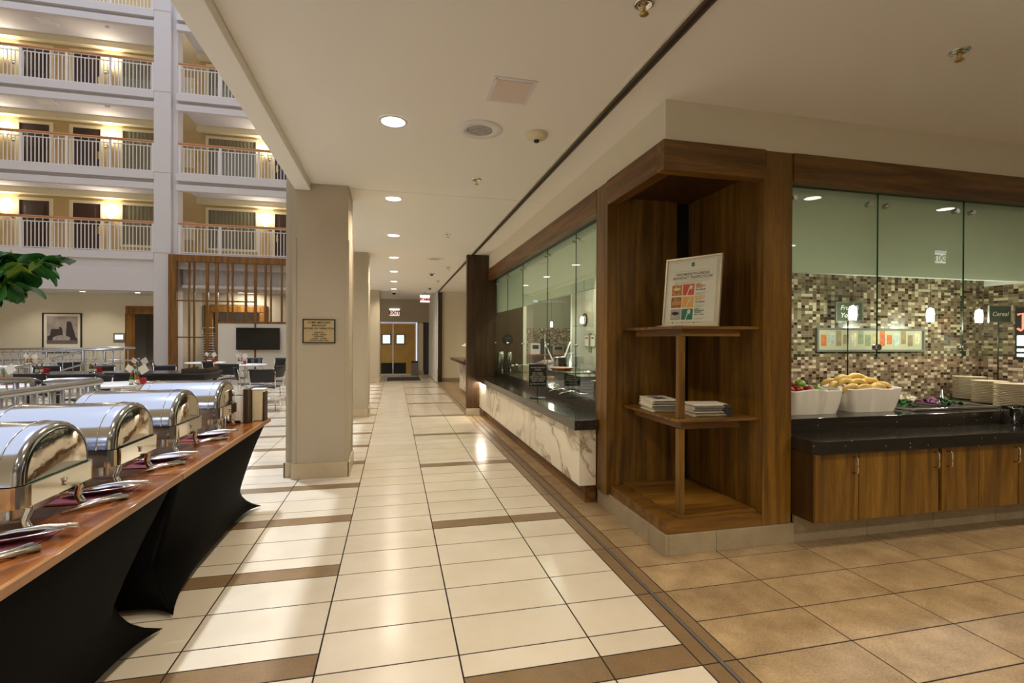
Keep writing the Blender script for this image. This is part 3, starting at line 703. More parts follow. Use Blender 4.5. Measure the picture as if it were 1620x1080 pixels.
# wood screen right of the column
ws = thing('wood_screen', 'tall brown wood lattice screen of uneven slats beside the white column', 'screen', (-5.6, 19.4, 0), world=True)
def sb(x0, x1, z0, z1, nm='slat', y0=19.38, y1=19.46): MB().box(x0, x1, y0, y1, z0, z1).build(nm, M['oak_v'], ws, bevel=.004)
sb(-7.55, -7.30, 0, 4.30, 'stile', 19.35, 19.5); sb(-7.30, -3.45, 4.07, 4.30, 'top_rail', 19.35, 19.5)
for xc, w in ((-6.925, .05), (-6.77, .05), (-6.363, .09)): sb(xc - w / 2, xc + w / 2, 0, 4.07)
for xc, w in ((-5.71, .05), (-5.56, .05), (-5.13, .075), (-4.82, .09), (-4.49, .065), (-4.31, .05), (-3.95, .06)): sb(xc - w / 2, xc + w / 2, 2.02, 4.07)
sb(-6.11, -6.02, 0, 4.07, 'stile'); sb(-4.85, -4.79, 0, 1.96, 'stile')
sb(-7.30, -4.86, 2.70, 2.745, 'cross_rail', 19.40, 19.45); sb(-7.30, -6.11, 1.43, 1.475, 'cross_rail', 19.40, 19.45); sb(-6.02, -3.45, 1.95, 2.02, 'cross_rail')
MB().box(-6.02, -4.85, 19.40, 19.43, 0, 1.95).build('white_panel', M['paper'], ws); MB().box(-4.79, -3.45, 19.40, 19.43, 0, 1.95).build('white_panel', M['paper'], ws)
tv = thing('television', 'large black flat television mounted on the white panel of the wood screen', 'television', (-4.70, 19.3, 1.41))
MB().box(-.71, .71, -.03, .04, -.39, .39).build('case', M['black'], tv, bevel=.01); MB().box(-.69, .69, -.034, -.03, -.365, .37).build('screen', M['screen'], tv); MB().box(-.15, .15, .04, .08, -.1, .1).build('wall_mount', M['black'], tv)
# the room behind the screen
wbs = struct('wall_screen_room', (-5, 22.5, 0))
MB().box(-7.3, -3.4, 21.72, 21.85, 2.75, 4.0).build('wall_panel', M['taupe_smooth'], wbs)
MB().box(-7.3, -6.95, 21.72, 21.85, 0, 2.75).build('wall_panel', M['taupe_smooth'], wbs)
MB().box(-5.2, -3.4, 21.72, 21.85, 0, 2.75).build('wall_panel', M['taupe_smooth'], wbs)
MB().box(-7.3, -4.9, 23.6, 23.7, 0, 3.28).build('wall_panel', M['white'], wbs)
MB().grid(lambda u, v: (-7.3 + 3.85 * u, 20.0 + .03 * math.sin(u * 75), 3.08 + 1.2 * v), 240, 1).build('sheer_curtain', M['facade'], wbs)
point_light('screen_room_fill', 'AREA', (-5.6, 21.0, 3.18), 35, (1, .93, .82), wbs, .5, aim=(0, 0, -1))  # unseen lamp and glowing panel, added to brighten the room
MB().box(-5.9, -5.3, 20.7, 21.3, 3.185, 3.199).build('fill_panel', M['lamp'], wbs)
MB().box(-7.3, -3.4, 19.8, 21.7, 3.2, 3.3).build('room_ceiling', M['ceiling'], wbs)
doorway('trim_8', -7.2, -4.95, 2.45, .28)
gv = thing('air_grille', 'white slotted air grille high on the wall behind the wood screen', 'vent', (-4.35, 21.7, 3.42), world=False)
MB().box(-.55, .55, -.03, 0, -.12, .12).build('frame', M['rail_white'], gv)
for k in range(6): MB().box(-.5, .5, -.04, -.03, -.09 + k * .034, -.075 + k * .034).build('slat', M['ink_grey'], gv)
rk = thing('bakery_rack', 'tall white wheeled tray rack standing behind the wood screen', 'rack', (-6.75, 21.2, 0))
for x in (-.28, .28):
    for y in (-.25, .25): MB().cyl((x, y, .1), (x, y, 1.75), .015, 8).ball((x, y, .05), .05, nu=8, nv=6).build('upright', M['rail_white'], rk)
for k in range(16): MB().box(-.28, .28, -.27, .27, .18 + k * .095, .205 + k * .095).build('tray', M['rail_white'], rk)
MB().tube([(-.28, -.25, 1.75), (-.25, -.25, 1.82), (.25, -.25, 1.82), (.28, -.25, 1.75)], .015, 8).build('push_bar', M['rail_white'], rk)
for i, (x, y) in enumerate(((-12.4, 20.6), (-10.7, 20.6), (-9.0, 20.6))):
    l = thing('recessed_downlight', 'round recessed downlight over the cream wall with the framed photograph', 'light', (x, y, 3.05), group='downlights over the picture wall')
    MB().lathe([(.10, -.004), (.10, .0), (.075, .0)], n=16).build('trim_ring', M['rail_white'], l); MB().cyl((0, 0, -.003), (0, 0, -.001), .075, 16).build('lens', M['lamp'], l)
    point_light('downlight', 'SPOT', (0, 0, -.03), 50, (1, .9, .72), l, .06, math.radians(120), .8, (0, 0.1, -1))
# ================================================================== CORNER DISPLAY SHELF
cs = thing('corner_display_shelf', 'walnut corner display shelf with open shelves holding newspapers and a framed poster', 'shelf', (2.1, 3.4, 0.136), world=True)
def rcorner(x0, y0, x1, y1, r, n=6):
    return [(x1, y1), (x0, y1)] + [(x0 + r - r * math.cos(k / n * PI / 2), y0 + r - r * math.sin(k / n * PI / 2)) for k in range(n + 1)] + [(x1, y0)]
MB().box(1.747, 2.483, 2.958, 3.832, 0.1365, 0.213).build('plinth', M['wal_x'], cs, bevel=.003)
MB().prism(rcorner(1.865, 3.005, 2.482, 3.830, .05), 0.213, 0.235, 'z').build('bottom_board', M['wal_x'], cs, bevel=.002)
MB().box(1.714, 1.80, 3.836, 4.070, 0.1365, 2.732).build('post', M['wal_v'], cs, bevel=.003)
MB().box(2.486, 2.720, 2.958, 3.085, 0.1365, 2.732).build('post', M['wal_v'], cs, bevel=.003)
MB().box(1.80, 2.355, 3.836, 3.87, 0.1365, 2.60).build('back_panel', M['wal_v'], cs)
MB().box(2.355, 2.486, 3.865, 3.90, 0.1365, 2.60).build('back_slot', M['black'], cs)
MB().box(2.486, 2.515, 3.085, 3.90, 0.1365, 2.60).build('side_panel', M['wal_v'], cs)
MB().box(1.706, 1.80, 3.03, 3.834, 2.534, 2.733).build('header_board', M['wal_y'], cs, bevel=.002)
MB().box(1.706, 2.483, 2.938, 3.03, 2.534, 2.733).build('header_board', M['wal_x'], cs, bevel=.002)
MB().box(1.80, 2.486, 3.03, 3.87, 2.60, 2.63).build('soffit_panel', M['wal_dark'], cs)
for z, n in ((0.862, 'shelf'), (1.497, 'shelf')):
    MB().prism(rcorner(1.86, 3.0, 2.485, 3.835, .06), z, z + 0.02, 'z').build(n, M['wal_x'], cs, bevel=.003)
    MB().box(1.905, 1.93, 3.06, 3.7, z - .048, z - .0005).build('apron', M['wal_y'], cs); MB().box(1.905, 2.36, 3.035, 3.06, z - .048, z - .0005).build('apron', M['wal_x'], cs)
MB().box(1.89, 1.935, 3.04, 3.085, 0.235, 0.814).build('support', M['wal_v'], cs, bevel=.002)
MB().box(1.89, 1.935, 3.04, 3.085, 0.883, 1.449).build('support', M['wal_v'], cs, bevel=.002)

# framed breakfast poster, leaning on the top shelf
pw, ph = 0.455, 0.535
pr = Vector((2.247, 3.117, 1.519)); pl_ = Vector((2.035, 3.523, 1.519))
rt = (pr - pl_).normalized(); nrm = Vector((rt.y, -rt.x, 0)); upv = (Vector((0, 0, 1)) - nrm * 0.12).normalized()
PM = frame_mtx((pr + pl_) / 2 + upv * (ph / 2 + .002), rt, upv)
po = thing('poster_frame', 'silver framed breakfast traffic poster leaning on the top shelf', 'poster', (pr + pl_) / 2)
PML = Matrix.Translation(-Vector(po.location)) @ PM
def pbox(name, x0, x1, y0, y1, z0, z1, mat, bevel=0, par=None):
    mb = MB().box(x0, x1, y0, y1, z0, z1); mb.v = [tuple(PML @ Vector(p)) for p in mb.v]
    return mb.build(name, mat, po, bevel)
a, b = pw / 2, ph / 2
sf = plain('poster_frame_silver', srgb(206, 196, 172), .35, .6)
for q in ((-a, a, -b, -b + .016), (-a, a, b - .016, b), (-a, -a + .016, -b + .016, b - .016), (a - .016, a, -b + .016, b - .016)): pbox('frame_bar', *q, -.018, .006, sf, .003)
pbox('backing', -a + .005, a - .005, -b + .005, b - .005, -.016, -.004, M['paper'])
pbox('sheet', -a + .04, a - .04, -b + .04, b - .035, -.004, -.002, plain('poster_sheet', srgb(240, 236, 222), .5))
pbox('cover_glass', -a + .016, a - .016, -b + .016, b - .016, .001, .002, M['clear'])
colr, coly, colg = plain('poster_red', srgb(222, 84, 48), .6), plain('poster_yellow', srgb(248, 178, 80), .6), plain('poster_teal', srgb(14, 124, 106), .6)
gr = plain('poster_green', srgb(20, 108, 64), .6)
pbox('logo', -.012, .012, .192, .222, -.002, -.0012, gr)
def ptext(s, x, y, size, mat, al='CENTER'): text(s, size, mat, po, PML @ Matrix.Translation((x, y, -.0014)), 'print', al, bold=size * .02)
ptext('i', 0, .207, .022, M['paper']); ptext('FREE MADE-TO-ORDER', 0, .135, .026, M['ink_grey']); ptext('BREAKFAST TRAFFIC FLOW', 0, .108, .026, M['ink_grey'])
for k in range(3): pbox('print_line', -.15, .13 - .05 * k, .078 - .009 * k, .0795 - .009 * k, -.002, -.0014, M['ink_grey'])
for y in (.158, .092): pbox('print_line', -.15, .15, y, y + .001, -.002, -.0014, M['ink_grey'])
foods = [plain('photo_breakfast', srgb(196, 128, 60), .6, noise=.7, nscale=60), plain('photo_pancakes', srgb(168, 112, 62), .6, noise=.6, nscale=50), plain('photo_coffee', srgb(186, 176, 164), .6, noise=.3, nscale=30)]
heads = [('HEAVY', 'BREAKFAST', 'TRAFFIC', colr, '8:30 - 9:30 AM'), ('MODERATE', 'BREAKFAST', 'TRAFFIC', coly, '7:30 - 8:30 AM'), ('LIGHT', 'BREAKFAST', 'TRAFFIC', gr, '6:30 - 7:30 AM')]
for k in range(3):
    y0 = -.025 - .094 * k
    pbox('photo_print', -.162, -.078, y0, y0 + .082, -.002, -.0014, foods[k]); c = pbox('icon_print', -.070, .022, y0, y0 + .082, -.002, -.0014, (colr, coly, colg)[k])
    mb = MB().obox((-.026, y0 + .028, -.0012), (.004, .0, 0), (.010, .030, 0), (0, 0, .0002))
    if k == 0:
        mb.obox((-.005, y0 + .058, -.0012), (.013, -.003, 0), (.004, .013, 0), (0, 0, .0002))
    elif k == 1: mb.obox((-.010, y0 + .055, -.0012), (.0075, 0, 0), (.008, .022, 0), (0, 0, .0002))
    else: mb.prism([(-.010 + .014 * math.cos(t * PI / 8), y0 + .060 + .018 * math.sin(t * PI / 8)) for t in range(16)], -.0014, -.001, 'z')
    mb.v = [tuple(PML @ Vector(p)) for p in mb.v]; mb.build('icon_shape', M['paper'], po)
    for j in range(3): ptext(heads[k][j], .034, y0 + .078 - .013 * j, .0145, heads[k][3], 'LEFT')
    ptext(heads[k][4], .034, y0 + .036, .0125, M['ink'], 'LEFT')
    for j in range(3): pbox('print_line', .034, .13 - .02 * j, y0 + .012 - .007 * j, y0 + .0132 - .007 * j, -.002, -.0014, M['ink_grey'])
    mb = MB().box(-.155, -.085, y0 + .02, y0 + .05, -.0014, -.001) if k == 1 else MB().prism([(-.122 + .03 * math.cos(t * PI / 8), y0 + .05 + .013 * math.sin(t * PI / 8)) for t in range(16)], -.0014, -.001, 'z')
    mb.v = [tuple(PML @ Vector(p)) for p in mb.v]; mb.build('photo_detail', (plain('eggs', srgb(240, 214, 150), .6), plain('cakes', srgb(206, 150, 84), .6), M['ink'])[k], po)
for x in (-.14, -.06, .035):
    mb = MB().cyl((x, -.236, -.0014), (x, -.236, -.001), .005, 10); mb.v = [tuple(PML @ Vector(p)) for p in mb.v]; mb.build('icon_shape', gr, po)
    pbox('print_line', x + .01, x + .065, -.2365, -.2355, -.002, -.0014, M['ink_grey'])
lf = thing('leaflet', 'loose pale leaflets lying in front of the silver framed poster', 'leaflet', (1.97, 3.32, 1.518))
for k in range(3): MB().obox((.01 * k, .02 * k, .002 + .003 * k), (.06, -.02 - .02 * k, 0), (.03, .09, 0), (0, 0, .001)).build('sheet', (M['newsprint'], M['paper'], M['ink_grey'])[k], lf)

# newspapers: every folded paper of the two stacks is its own thing
def newspaper(c, ax, ay, h, dark, label, group):
    t = thing('newspaper', label, 'newspaper', c, group=group)
    j = Vector((random.uniform(-.010, .010), random.uniform(-.010, .010), 0))
    ax, ay = Vector(ax), Vector(ay)
    mb = MB()
    def f(u, v):
        e = .5 * h * math.sqrt(max(0, 1 - (2 * abs(u - .5)) ** 8))
        return tuple(j + ax * (2 * u - 1) + ay * (2 * v - 1) + Vector((0, 0, h * .5 + e * .98)))
    def g(u, v):
        e = .5 * h * math.sqrt(max(0, 1 - (2 * abs(u - .5)) ** 8))
        return tuple(j + ax * (2 * u - 1) + ay * (2 * v - 1) + Vector((0, 0, h * .5 - e * .98)))
    mb.grid(f, 10, 1); mb.grid(g, 10, 1)
    p0 = [f(i / 10, 0) for i in range(11)]; q0 = [g(i / 10, 0) for i in range(11)]; p1 = [f(i / 10, 1) for i in range(11)]; q1 = [g(i / 10, 1) for i in range(11)]
    for P, Q in ((p0, q0), (p1, q1)):
        mb.add(P + Q[::-1], [tuple(range(22))])
    mb.build('folded_pages', M['newsprint'], t)
    if dark: MB().obox(j + ay * .82 + Vector((0, 0, h * .5)), ax * 1.004, ay * .19, (0, 0, h * .46)).build('front_page_photo', M['news_dark'], t)
    return t
for k in range(9):
    newspaper((2.0, 3.50, .8825 + k * .0092), (.02, .15, 0), (.10, -.01, 0), .0088, False, 'folded newspaper in the pale stack left of the shelf support', 'newspapers on the middle shelf')
ph_ = thing('newspaper', 'top folded newspaper of the pale stack, showing a dark front page photo', 'newspaper', (2.0, 3.50, .8825 + 9 * .0092), group='newspapers on the middle shelf')
MB().obox((0, 0, .004), (.02, .15, 0), (.10, -.01, 0), (0, 0, .004)).build('folded_pages', M['newsprint'], ph_)
MB().obox((-.01, -.02, .0084), (.008, .06, 0), (.045, -.004, 0), (0, 0, .0004)).build('front_page_photo', M['news_dark'], ph_)
MB().obox((.0, .10, .0084), (.004, .02, 0), (.04, -.004, 0), (0, 0, .0004)).build('masthead_print', plain('masthead_blue', srgb(60, 96, 120), .8), ph_)
for k in range(9):
    newspaper((2.2, 3.20, .8825 + k * .0095), (.02, .125, 0), (.135, -.015, 0), .009, True, 'folded newspaper with dark photo edge in the stack right of the shelf support', 'newspapers with dark edges on the middle shelf')

# ================================================================== COUNTERS
# corridor run: marble front, black granite top
mf = thing('marble_counter_front', 'cream veined marble counter front raised on a brown plinth along the corridor', 'counter', (1.6, 6.6, 0), world=True)
yy = [4.035, 4.90, 5.76, 6.62, 7.48, 8.34, 9.205]
for p, q in zip(yy, yy[1:]): MB().box(1.553, 1.58, p + .001, q - .001, 0.162, 0.648).build('marble_panel', M['marble'], mf, bevel=.0015)
MB().box(1.5802, 1.706, 4.035, 4.06, 0.162, 0.648).build('marble_panel', M['marble'], mf, bevel=.0015)
MB().box(1.58, 1.72, 4.08, 9.20, 0.155, 0.648).build('core', M['dark_brown'], mf)
MB().box(1.625, 1.73, 4.085, 6.6, 0.0, 0.155).build('plinth', M['wal_y'], mf); MB().box(1.625, 1.73, 6.604, 9.20, 0.0, 0.155).build('plinth', M['wal_y'], mf)
ct = thing('granite_countertop', 'black speckled granite countertop on the marble counter front', 'countertop', (1.65, 6.6, .65), world=True)
MB().prism([(1.49, 3.985), (1.49, 9.205), (1.853, 9.205), (1.853, 4.075), (1.71, 4.075), (1.71, 3.985)], 0.650, 0.735, 'z').build('slab', M['granite'], ct, bevel=.003)
MB().box(1.855, 1.885, 4.075, 9.355, 0.650, 0.79).build('riser', M['granite'], ct)
MB().box(1.853, 2.62, 4.125, 9.355, 0.79, 0.826).build('raised_shelf', M['granite'], ct, bevel=.002)
MB().box(1.90, 2.6, 4.125, 9.355, 0.0, 0.789).build('carcass', M['dark_brown'], ct)
led = thing('led_strip', 'glowing LED strip under the far end of the granite countertop', 'light', (1.53, 8.9, .645))
MB().box(-.01, .01, -.35, .28, -.006, .004).build('diffuser', M['led'], led)
point_light('led_light', 'AREA', (0.0, -.03, -.012), 5, (1, .9, .75), led, .02, shape='RECTANGLE', sy=.6, aim=(0, 0, -1))
# right run
ct2 = thing('granite_countertop', 'long black granite countertop with chamfered corner above the walnut cabinets', 'countertop', (5, 2.9, .66), world=True)
MB().prism([(2.724, 3.083), (2.724, 2.785), (2.778, 2.735), (9, 2.735), (9, 3.083)], 0.662, 0.750, 'z').build('slab', M['granite'], ct2, bevel=.003)
MB().box(2.724, 9, 3.086, 3.11, 0.662, 0.80).build('riser', M['granite'], ct2)
MB().box(2.724, 6.085, 3.083, 3.995, 0.80, 0.845).build('raised_shelf', M['granite'], ct2, bevel=.002)
MB().box(2.73, 6.08, 3.12, 3.99, 0.0, 0.799).build('carcass', M['dark_brown'], ct2)
def cabinet(label, x0, x1, doors):
    t = thing('base_cabinet', label, 'cabinet', ((x0 + x1) / 2, 2.88, .2), world=True)
    MB().box(x0, x1, 2.778, 2.998, 0.201, 0.660).build('body', M['wal_dark'], t)  # dark walnut paints in the shade on the cabinet side
    for a, b, h in doors:
        d = MB().box(a + .002, b - .002, 2.758, 2.7775, 0.203, 0.658).build('door', M['wal_v'], t, bevel=.0015)
        if h is None: continue
        hx = b - .045 if h > 0 else a + .045
        hb = MB().tube([(hx, 2.7585, .635), (hx, 2.730, .633), (hx, 2.722, .625), (hx, 2.722, .535), (hx, 2.730, .527), (hx, 2.7585, .525)], .0055, 8)
        me = hb.mesh('handle', M['steel']); o = bpy.data.objects.new('handle', me); COL.objects.link(o); o.parent = d; 
cabinet('walnut base cabinet with one door beside the shelf unit', 2.727, 3.082, [(2.727, 3.082, 1)])
cabinet('walnut base cabinet with a fixed panel and a door below the fruit baskets', 3.084, 3.787, [(3.084, 3.437, None), (3.439, 3.787, 1)])
cabinet('walnut base cabinet with a pair of doors below the salad pan', 3.815, 4.556, [(3.815, 4.165, -1), (4.167, 4.556, 1)])
cabinet('walnut base cabinet below the stacked plates', 4.560, 5.30, [(4.560, 4.93, None), (4.932, 5.30, 1)])
cabinet('walnut base cabinet at the end of the countertop', 5.304, 6.05, [(5.304, 5.67, -1), (5.672, 6.05, 1)])

# ---- sneeze guards: hanging glass panes
def pane_mesh(w, h, t=.010):
    mb = MB().box(0, t, 0, w, 0, h); mb.mi = [0, 0, 1, 1, 1, 1]
    return mb
g1 = thing('sneeze_guard', 'row of tall green tinted glass panes above the marble counter', 'glass screen', (1.865, 6.6, .826), world=True)
ps = [4.075, 4.95, 5.95, 7.17, 8.19, 9.20]
def standoffs(pane, pts, axis, r=.016):
    for p in pts:
        d = .02
        if axis == 'x': mb = MB().cyl((p[0] - d, p[1], p[2]), (p[0] + d, p[1], p[2]), r, 14)
        else: mb = MB().cyl((p[0], p[1] - d, p[2]), (p[0], p[1] + d, p[2]), r, 14)
        o = bpy.data.objects.new('standoff', mb.mesh('standoff', M['steel'])); COL.objects.link(o); o.parent = pane
for p, q in zip(ps, ps[1:]):
    mb = MB().box(1.8545, 1.8645, p + .003, q - .003, 0.8275, 2.5425); mb.mi = [0, 0, 1, 1, 1, 1]
    o = mb.build('pane', [M['pane'], M['pane_edge']], g1)
    standoffs(o, [(1.8595, p + .07, 2.46), (1.8595, q - .07, 2.46), (1.8595, q - .003, 1.36)], 'x', .013)
g2 = thing('sneeze_guard', 'row of hanging green tinted glass panes above the fruit and plates', 'glass screen', (4, 3.065, 1.29), world=True)
ps = [2.735, 3.582, 4.437, 5.29, 6.08]
for p, q in zip(ps, ps[1:]):
    mb = MB().box(p + .002, q - .002, 3.055, 3.065, 1.292, 2.5425); mb.mi = [1, 1, 0, 0, 1, 1]
    o = mb.build('pane', [M['pane'], M['pane_edge']], g2)
    standoffs(o, [(p + .085, 3.06, 2.455), (q - .085, 3.06, 2.455)], 'y', .018); standoffs(o, [(q, 3.06, 1.372)], 'y', .024)

# ================================================================== THINGS ON THE RIGHT COUNTER
def basket(c, label, w=.50, d=.40, h=.185, seed=0):
    t = thing('fruit_basket', label, 'basket', c)
    rnd = random.Random(seed); ph = [rnd.uniform(0, 6.28) for _ in range(6)]
    def rim(a):
        ca, sa = math.cos(a), math.sin(a); p = 7.0
        r = (abs(ca) ** p + abs(sa) ** p) ** (-1 / p)
        return r * ca, r * sa
    def f(u, v):
        a = u * 2 * PI; x, y = rim(a)
        fold = (math.sin(9 * a + ph[0]) + .7 * math.sin(15 * a + ph[1]) + (.5 * math.sin(23 * a + ph[2]))) * .0075 * (v ** .7)
        s = .86 + .14 * v + .02 * math.sin(v * PI)
        z = h * v + (.006 * math.sin(5 * a + ph[3]) * v)
        return (x * (w / 2 * s + fold), y * (d / 2 * s + fold), z)
    mb = MB().grid(f, 120, 12)
    def lip(u, v):
        a = u * 2 * PI; x, y = rim(a); p = f(u, 1)
        s = 1 - .13 * v
        return (p[0] * s, p[1] * s, p[2] + .018 * math.sin(v * PI * .9) - .05 * v * v)
    mb.grid(lip, 120, 5)
    mb.build('cloth_liner', M['cloth'], t)
    MB().box(-w * .38, w * .38, -d * .38, d * .38, .02, h - .045).build('tray', M['steel'], t)
    return t
B1, B2 = (3.19, 3.40, .846), (3.80, 3.42, .846)
basket(B1, 'white cloth lined basket holding red and green apples', .54, .40, .185, 3)
basket(B2, 'white cloth lined basket heaped with bananas', .50, .40, .185, 8)
napk = MB().grid(lambda u, v: (3.325 + .10 * u, 3.27 + .26 * v, 1.012 + .022 * math.sin(5 * u + 3 * v) * math.sin(4 * v + 1) + .02 * u), 14, 14).build('napkin', M['cloth'], solid=.003); tag(napk, 'crumpled white napkin lying in the apple basket', 'napkin')
def apple(c, m, label, grp, rz):
    t = thing('apple', label, 'apple', c, rz, group=grp); t.scale = (1.15, 1.15, 1.15)
    prof = []
    for k in range(13):
        b = PI * k / 12; r = .038 * math.sin(b) * (1 + .12 * math.cos(b)); z = .036 + .034 * math.cos(b) - .010 * math.exp(-(r / .012) ** 2) * (1 if b < 1.5 else -.6)
        prof.append((max(r, .0005), z))
    MB().lathe(prof, n=18).build('flesh', M[m], t); MB().tube([(0, 0, .058), (.003, 0, .072), (.007, .002, .082)], .0016, 6).build('stem', M['bark'], t)
ap = [(2.985, 3.28, 'apple_red'), (3.08, 3.29, 'apple_red'), (3.0, 3.385, 'apple_red'), (3.095, 3.39, 'apple_red'), (3.175, 3.28, 'apple_red'), (3.19, 3.385, 'apple_green'), (3.275, 3.31, 'apple_green'), (3.05, 3.48, 'apple_red')]
for k, (x, y, m) in enumerate(ap):
    apple((x, y, .988 + (.035 if k in (3, 7, 2, 5) else 0)), m, ('shiny red apple' if m == 'apple_red' else 'green apple') + ' in the white cloth lined basket', 'apples in the cloth lined basket', k)
bm0 = None
def banana_mesh():
    mb = MB(); pts = []; rs = []
    for k in range(11):
        u = k / 10; a = (u - .5) * 1.7
        pts.append((.11 * math.sin(a), 0, .11 * math.cos(a) - .11)); rs.append(.019 * (1 - abs(2 * u - 1) ** 4 * .78))
    mb.tube(pts, rs, 8)
    return mb
BANM = banana_mesh().mesh('peel', M['banana'])
mb = MB(); a = -.85
mb.tube([(.11 * math.sin(a), 0, .11 * math.cos(a) - .11), (.118 * math.sin(a - .16), 0, .118 * math.cos(a - .16) - .11)], [.006, .0045], 6)
mb.cyl((.11 * math.sin(.85), 0, .11 * math.cos(.85) - .11), (.11 * math.sin(.89), 0, .11 * math.cos(.89) - .11), .004, 6)
BANT = mb.mesh('stem', M['banana_tip'])
bn = [(-.17, -.10, .02, .15), (-.05, -.12, .015, -.1), (.08, -.12, .02, .2), (.17, -.08, .03, -.15), (-.14, -.02, .06, .1), (-.02, -.03, .055, .05), (.11, -.02, .06, -.1), (.18, .03, .04, .3),
      (-.10, .05, .085, .2), (.03, .04, .095, -.05), (.13, .07, .07, .1), (-.17, .09, .05, -.2), (-.22, .02, .035, .5), (.0, .11, .07, 0)]
for k, (x, y, z, r) in enumerate(bn):
    t = thing('banana', 'ripe yellow banana in the cloth lined basket', 'banana', (B2[0] + x * .95, B2[1] + y, B2[2] + .185 + z), r, group='bananas in the basket')
    t.rotation_euler = (random.uniform(-.3, .3), random.uniform(-.1, .1), r); t.scale = (1.25, 1.25, 1.25)
    link('peel', BANM, t); link('stem', BANT, t)
# salad pan
sp = thing('salad_pan', 'shallow steel salad pan set into the counter beside the banana basket', 'pan', (4.60, 3.45, .846))
MB().box(-.46, .46, -.24, -.21, 0, .02).box(-.46, .46, .21, .24, 0, .02).box(-.46, -.43, -.21, .21, 0, .02).box(.43, .46, -.21, .21, 0, .02).build('rim', M['steel'], sp, bevel=.003)
MB().box(-.43, .43, -.21, .21, 0, .004).build('pan_bottom', M['black'], sp); MB().box(-.008, .008, -.21, .21, .004, .018).build('divider', M['steel'], sp)
rnd = random.Random(5)
for nm, m, x, y, n, lab in (('lettuce', 'salad_green', -.33, -.06, 16, 'green lettuce in the steel salad pan'), ('sliced_egg', 'salad_white', -.30, -.02, 9, 'pale sliced toppings on the lettuce in the salad pan'), ('red_onion', 'salad_purple', -.12, -.06, 7, 'purple onion slices in the steel salad pan'), ('parsley_garnish', 'salad_green', .16, -.05, 9, 'green garnish at the right of the salad pan')):
    mb = MB()
    for k in range(n):
        cx, cy = x + rnd.uniform(-.09, .09), y + rnd.uniform(-.08, .08); z0 = .03 + (.05 if m == 'salad_white' else rnd.uniform(0, .035))
        d1, d2 = rnd.uniform(.02, .035), rnd.uniform(.02, .035); tl = rnd.uniform(-.02, .02)
        mb.grid(lambda u, v: (cx + d1 * (2 * u - 1), cy + d2 * (2 * v - 1), z0 + tl * (2 * u - 1) + .012 * math.sin(5 * u + k) * math.cos(4 * v)), 4, 4)
    t = thing(nm, lab, 'food', (4.60, 3.45, .846)); mb.build('slices', M[m], t, solid=.004)['kind'] = 'stuff'
tg = thing('serving_tongs', 'steel serving tongs standing in the salad pan', 'tongs', (4.68, 3.42, .853))
MB().tube([(0, 0, .005), (.05, .02, .05), (.11, .05, .13)], .006, 8).build('arm', M['steel'], tg); MB().tube([(.02, -.02, .005), (.06, .0, .05), (.11, .05, .13)], .006, 8).build('arm', M['steel'], tg)
# plates, every plate of the stacks
mb = MB(); mb.lathe([(.0005, .0), (.07, .0), (.078, .004), (.125, .013), (.131, .0165), (.129, .018), (.120, .0155), (.076, .008), (.0005, .006)], n=28)
PLM = mb.mesh('plate', M['plate'])
for si, (x, y, n, lab) in enumerate(((5.60, 3.80, 15, 'cream plate in the stack against the mosaic corner'), (5.41, 3.50, 14, 'cream plate in the middle stack between two other stacks'), (5.26, 3.225, 14, 'cream plate in the stack behind the wire caddy'), (5.75, 3.30, 14, 'cream plate in the stack beside the mosaic side wall'))):
    for k in range(n):
        p = link('plate', PLM, loc=(x + random.uniform(-.002, .002), y + random.uniform(-.002, .002), .8455 + k * .0148)); tag(p, lab if 0 < k < n - 1 else ('topmost ' if k else 'lowest ') + lab, 'plate', 'stacked plates')
# wire caddy with steel cup of utensils
wc_ = thing('wire_caddy', 'black wire caddy holding a steel cup of packets on the granite counter', 'caddy', (4.90, 2.965, .751))
for sx in (-.09, .09):
    for sy in (-.07, .07): MB().tube([(sx, sy, 0), (sx, sy, .15)], .005, 8).build('upright', M['black'], wc_)
for z in (.01, .145): MB().tube([(-.09, -.07, z), (.09, -.07, z), (.09, .07, z), (-.09, .07, z)], .005, 8, closed=True).build('hoop', M['black'], wc_)
MB().tube([(-.09, -.07, .01), (-.06, -.07, .08), (-.09, -.07, .145)], .004, 6).tube([(-.09, .07, .14), (-.07, .0, .04), (-.09, -.07, .01)], .004, 6).build('scroll', M['black'], wc_)
MB().lathe([(.0005, .012), (.045, .012), (.058, .13), (.062, .133), (.060, .136), (.056, .13)], n=20).build('steel_cup', M['steel'], wc_)
mb = MB()
for k in range(10): mb.obox((random.uniform(-.03, .03), random.uniform(-.03, .03), .14), (.018, random.uniform(-.01, .01), .006), (random.uniform(-.008, .008), .012, .004), (0, 0, .003))
mb.build('packets', M['black_gloss'], wc_)
